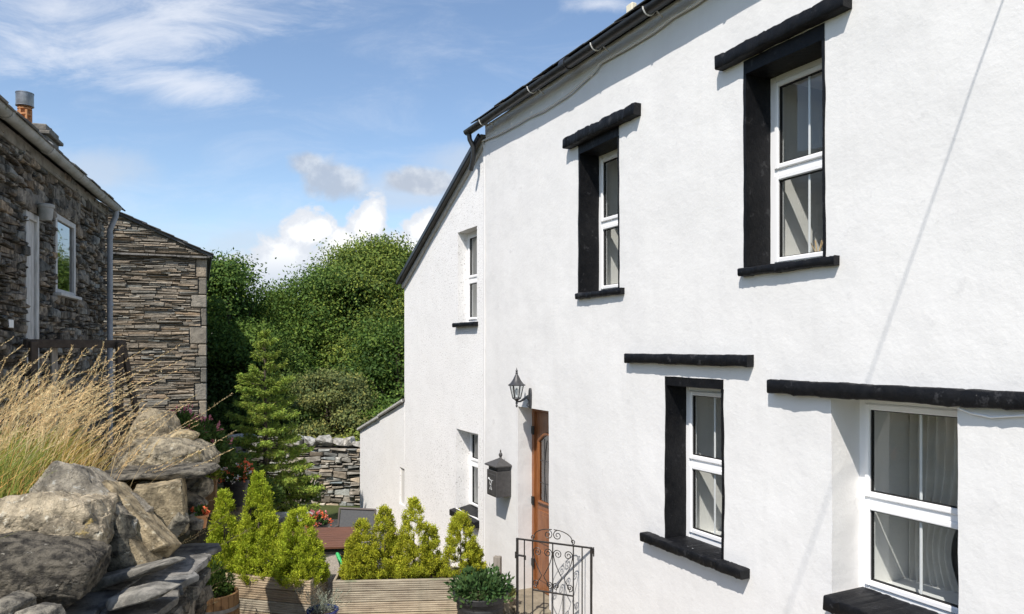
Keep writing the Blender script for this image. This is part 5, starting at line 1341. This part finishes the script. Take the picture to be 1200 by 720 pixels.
def blob(px, py, rx, ry, rot=0):
    a = mth('SUBTRACT', A_, (px-600)/870); b = mth('SUBTRACT', B_, (408-py)/870)
    if rot:
        c_, s_ = math.cos(rot), math.sin(rot); a, b = mth('ADD', mth('MULTIPLY', a, c_), mth('MULTIPLY', b, s_)), mth('SUBTRACT', mth('MULTIPLY', b, c_), mth('MULTIPLY', a, s_))
    a = mth('DIVIDE', a, rx/870); b = mth('DIVIDE', b, ry/870)
    return mth('SUBTRACT', 1, mth('SQRT', mth('ADD', mth('MULTIPLY', a, a), mth('MULTIPLY', b, b))))
def mx(bs):
    r = bs[0]
    for b in bs[1:]: r = mth('MAXIMUM', r, b)
    return r
def rng_(v, a, b, smooth=True):
    n = nd(t, 'ShaderNodeMapRange'); n.interpolation_type = 'SMOOTHSTEP' if smooth else 'LINEAR'; n.inputs[1].default_value = a; n.inputs[2].default_value = b; L.new(v, n.inputs[0]); return n.outputs[0]
def mixc(f, a, b):
    x = nd(t, 'ShaderNodeMix', data_type='RGBA'); L.new(f, x.inputs[0])
    for i, v in ((6, a), (7, b)):
        if hasattr(v, 'is_output'): L.new(v, x.inputs[i])
        else: x.inputs[i].default_value = (*v, 1)
    return x.outputs[2]
n1 = noise2(9, 8, .6, 1, 1.2, 0, .3); n2 = noise2(4.5, 9, .68, 1, 3.2, -.22, .6); n3 = noise2(26, 7, .6)
K = 5.8                                       # cloud radiance relative to the sky texture, before the strength
col = sky.outputs[0]
# high thin cloud
cir = mx([blob(150, 35, 260, 62, .12), blob(215, 98, 130, 30, -.10), blob(60, 12, 200, 60, 0), blob(700, 5, 70, 16, 0)])
f = mth('MULTIPLY', rng_(mth('ADD', mth('MULTIPLY', cir, .9), mth('MULTIPLY', mth('SUBTRACT', n2, .5), 2.0)), .0, 1.05), .70)
col = mixc(mth('MULTIPLY', f, front), col, (K*.90, K*.93, K*1.0))
thin = mth('MULTIPLY', rng_(n2, .42, .82), mth('MULTIPLY', front, .26)); col = mixc(thin, col, (K*.85, K*.9, K))
# low grey haze bank
bank_ = mth('MULTIPLY', rng_(mth('ADD', mx([blob(330, 305, 280, 62), blob(480, 225, 110, 34), blob(110, 200, 90, 36), blob(560, 190, 90, 30)]), mth('MULTIPLY', mth('SUBTRACT', n1, .5), 1.3)), .0, .75), .62)
col = mixc(mth('MULTIPLY', bank_, front), col, (K*.62, K*.70, K*.82))
gre = mth('MULTIPLY', rng_(mth('ADD', mx([blob(392, 210, 62, 34, -.35), blob(362, 192, 30, 22), blob(495, 213, 60, 20)]), mth('MULTIPLY', mth('SUBTRACT', n1, .5), 2.0)), .05, .55), .75)
col = mixc(mth('MULTIPLY', gre, front), col, mixc(rng_(n3, .4, .7), (K*.50, K*.54, K*.62), (K*.80, K*.82, K*.85)))
# white cumulus heads above the trees
cb = mx([blob(362, 272, 34, 24, .6), blob(325, 306, 62, 26, .3), blob(428, 262, 30, 20, .7), blob(402, 290, 40, 22, .5), blob(496, 270, 30, 22, .6), blob(300, 325, 70, 24), blob(480, 300, 50, 30), blob(290, 330, 60, 22)])
cum = mth('ADD', mth('ADD', mth('MULTIPLY', cb, .85), .25), mth('MULTIPLY', mth('SUBTRACT', noise2(18, 10, .62, 1, 1.15, .3, .25), .5), 2.2)); f = rng_(cum, .0, .34)
sh = rng_(mth('ADD', mth('MULTIPLY', cum, .9), mth('MULTIPLY', mth('SUBTRACT', n3, .5), .9)), .25, .85)
low = rng_(B_, .085, .155)
cc = mixc(low, (K*.70, K*.76, K*.86), mixc(sh, (K*.78, K*.82, K*.89), (K*1.18, K*1.18, K*1.17)))
col = mixc(mth('MULTIPLY', f, front), col, cc)
L.new(col, bg.inputs[0]); bg.inputs[1].default_value = .135

S.view_settings.view_transform = 'Standard'; S.view_settings.look = 'None'; S.view_settings.gamma = 1; S.view_settings.exposure = .39
S.render.engine = 'CYCLES'; S.cycles.use_denoising = True; S.cycles.max_bounces = 6; S.cycles.transparent_max_bounces = 12
S.cycles.caustics_reflective = False; S.cycles.caustics_refractive = False; S.cycles.sample_clamp_indirect = 6
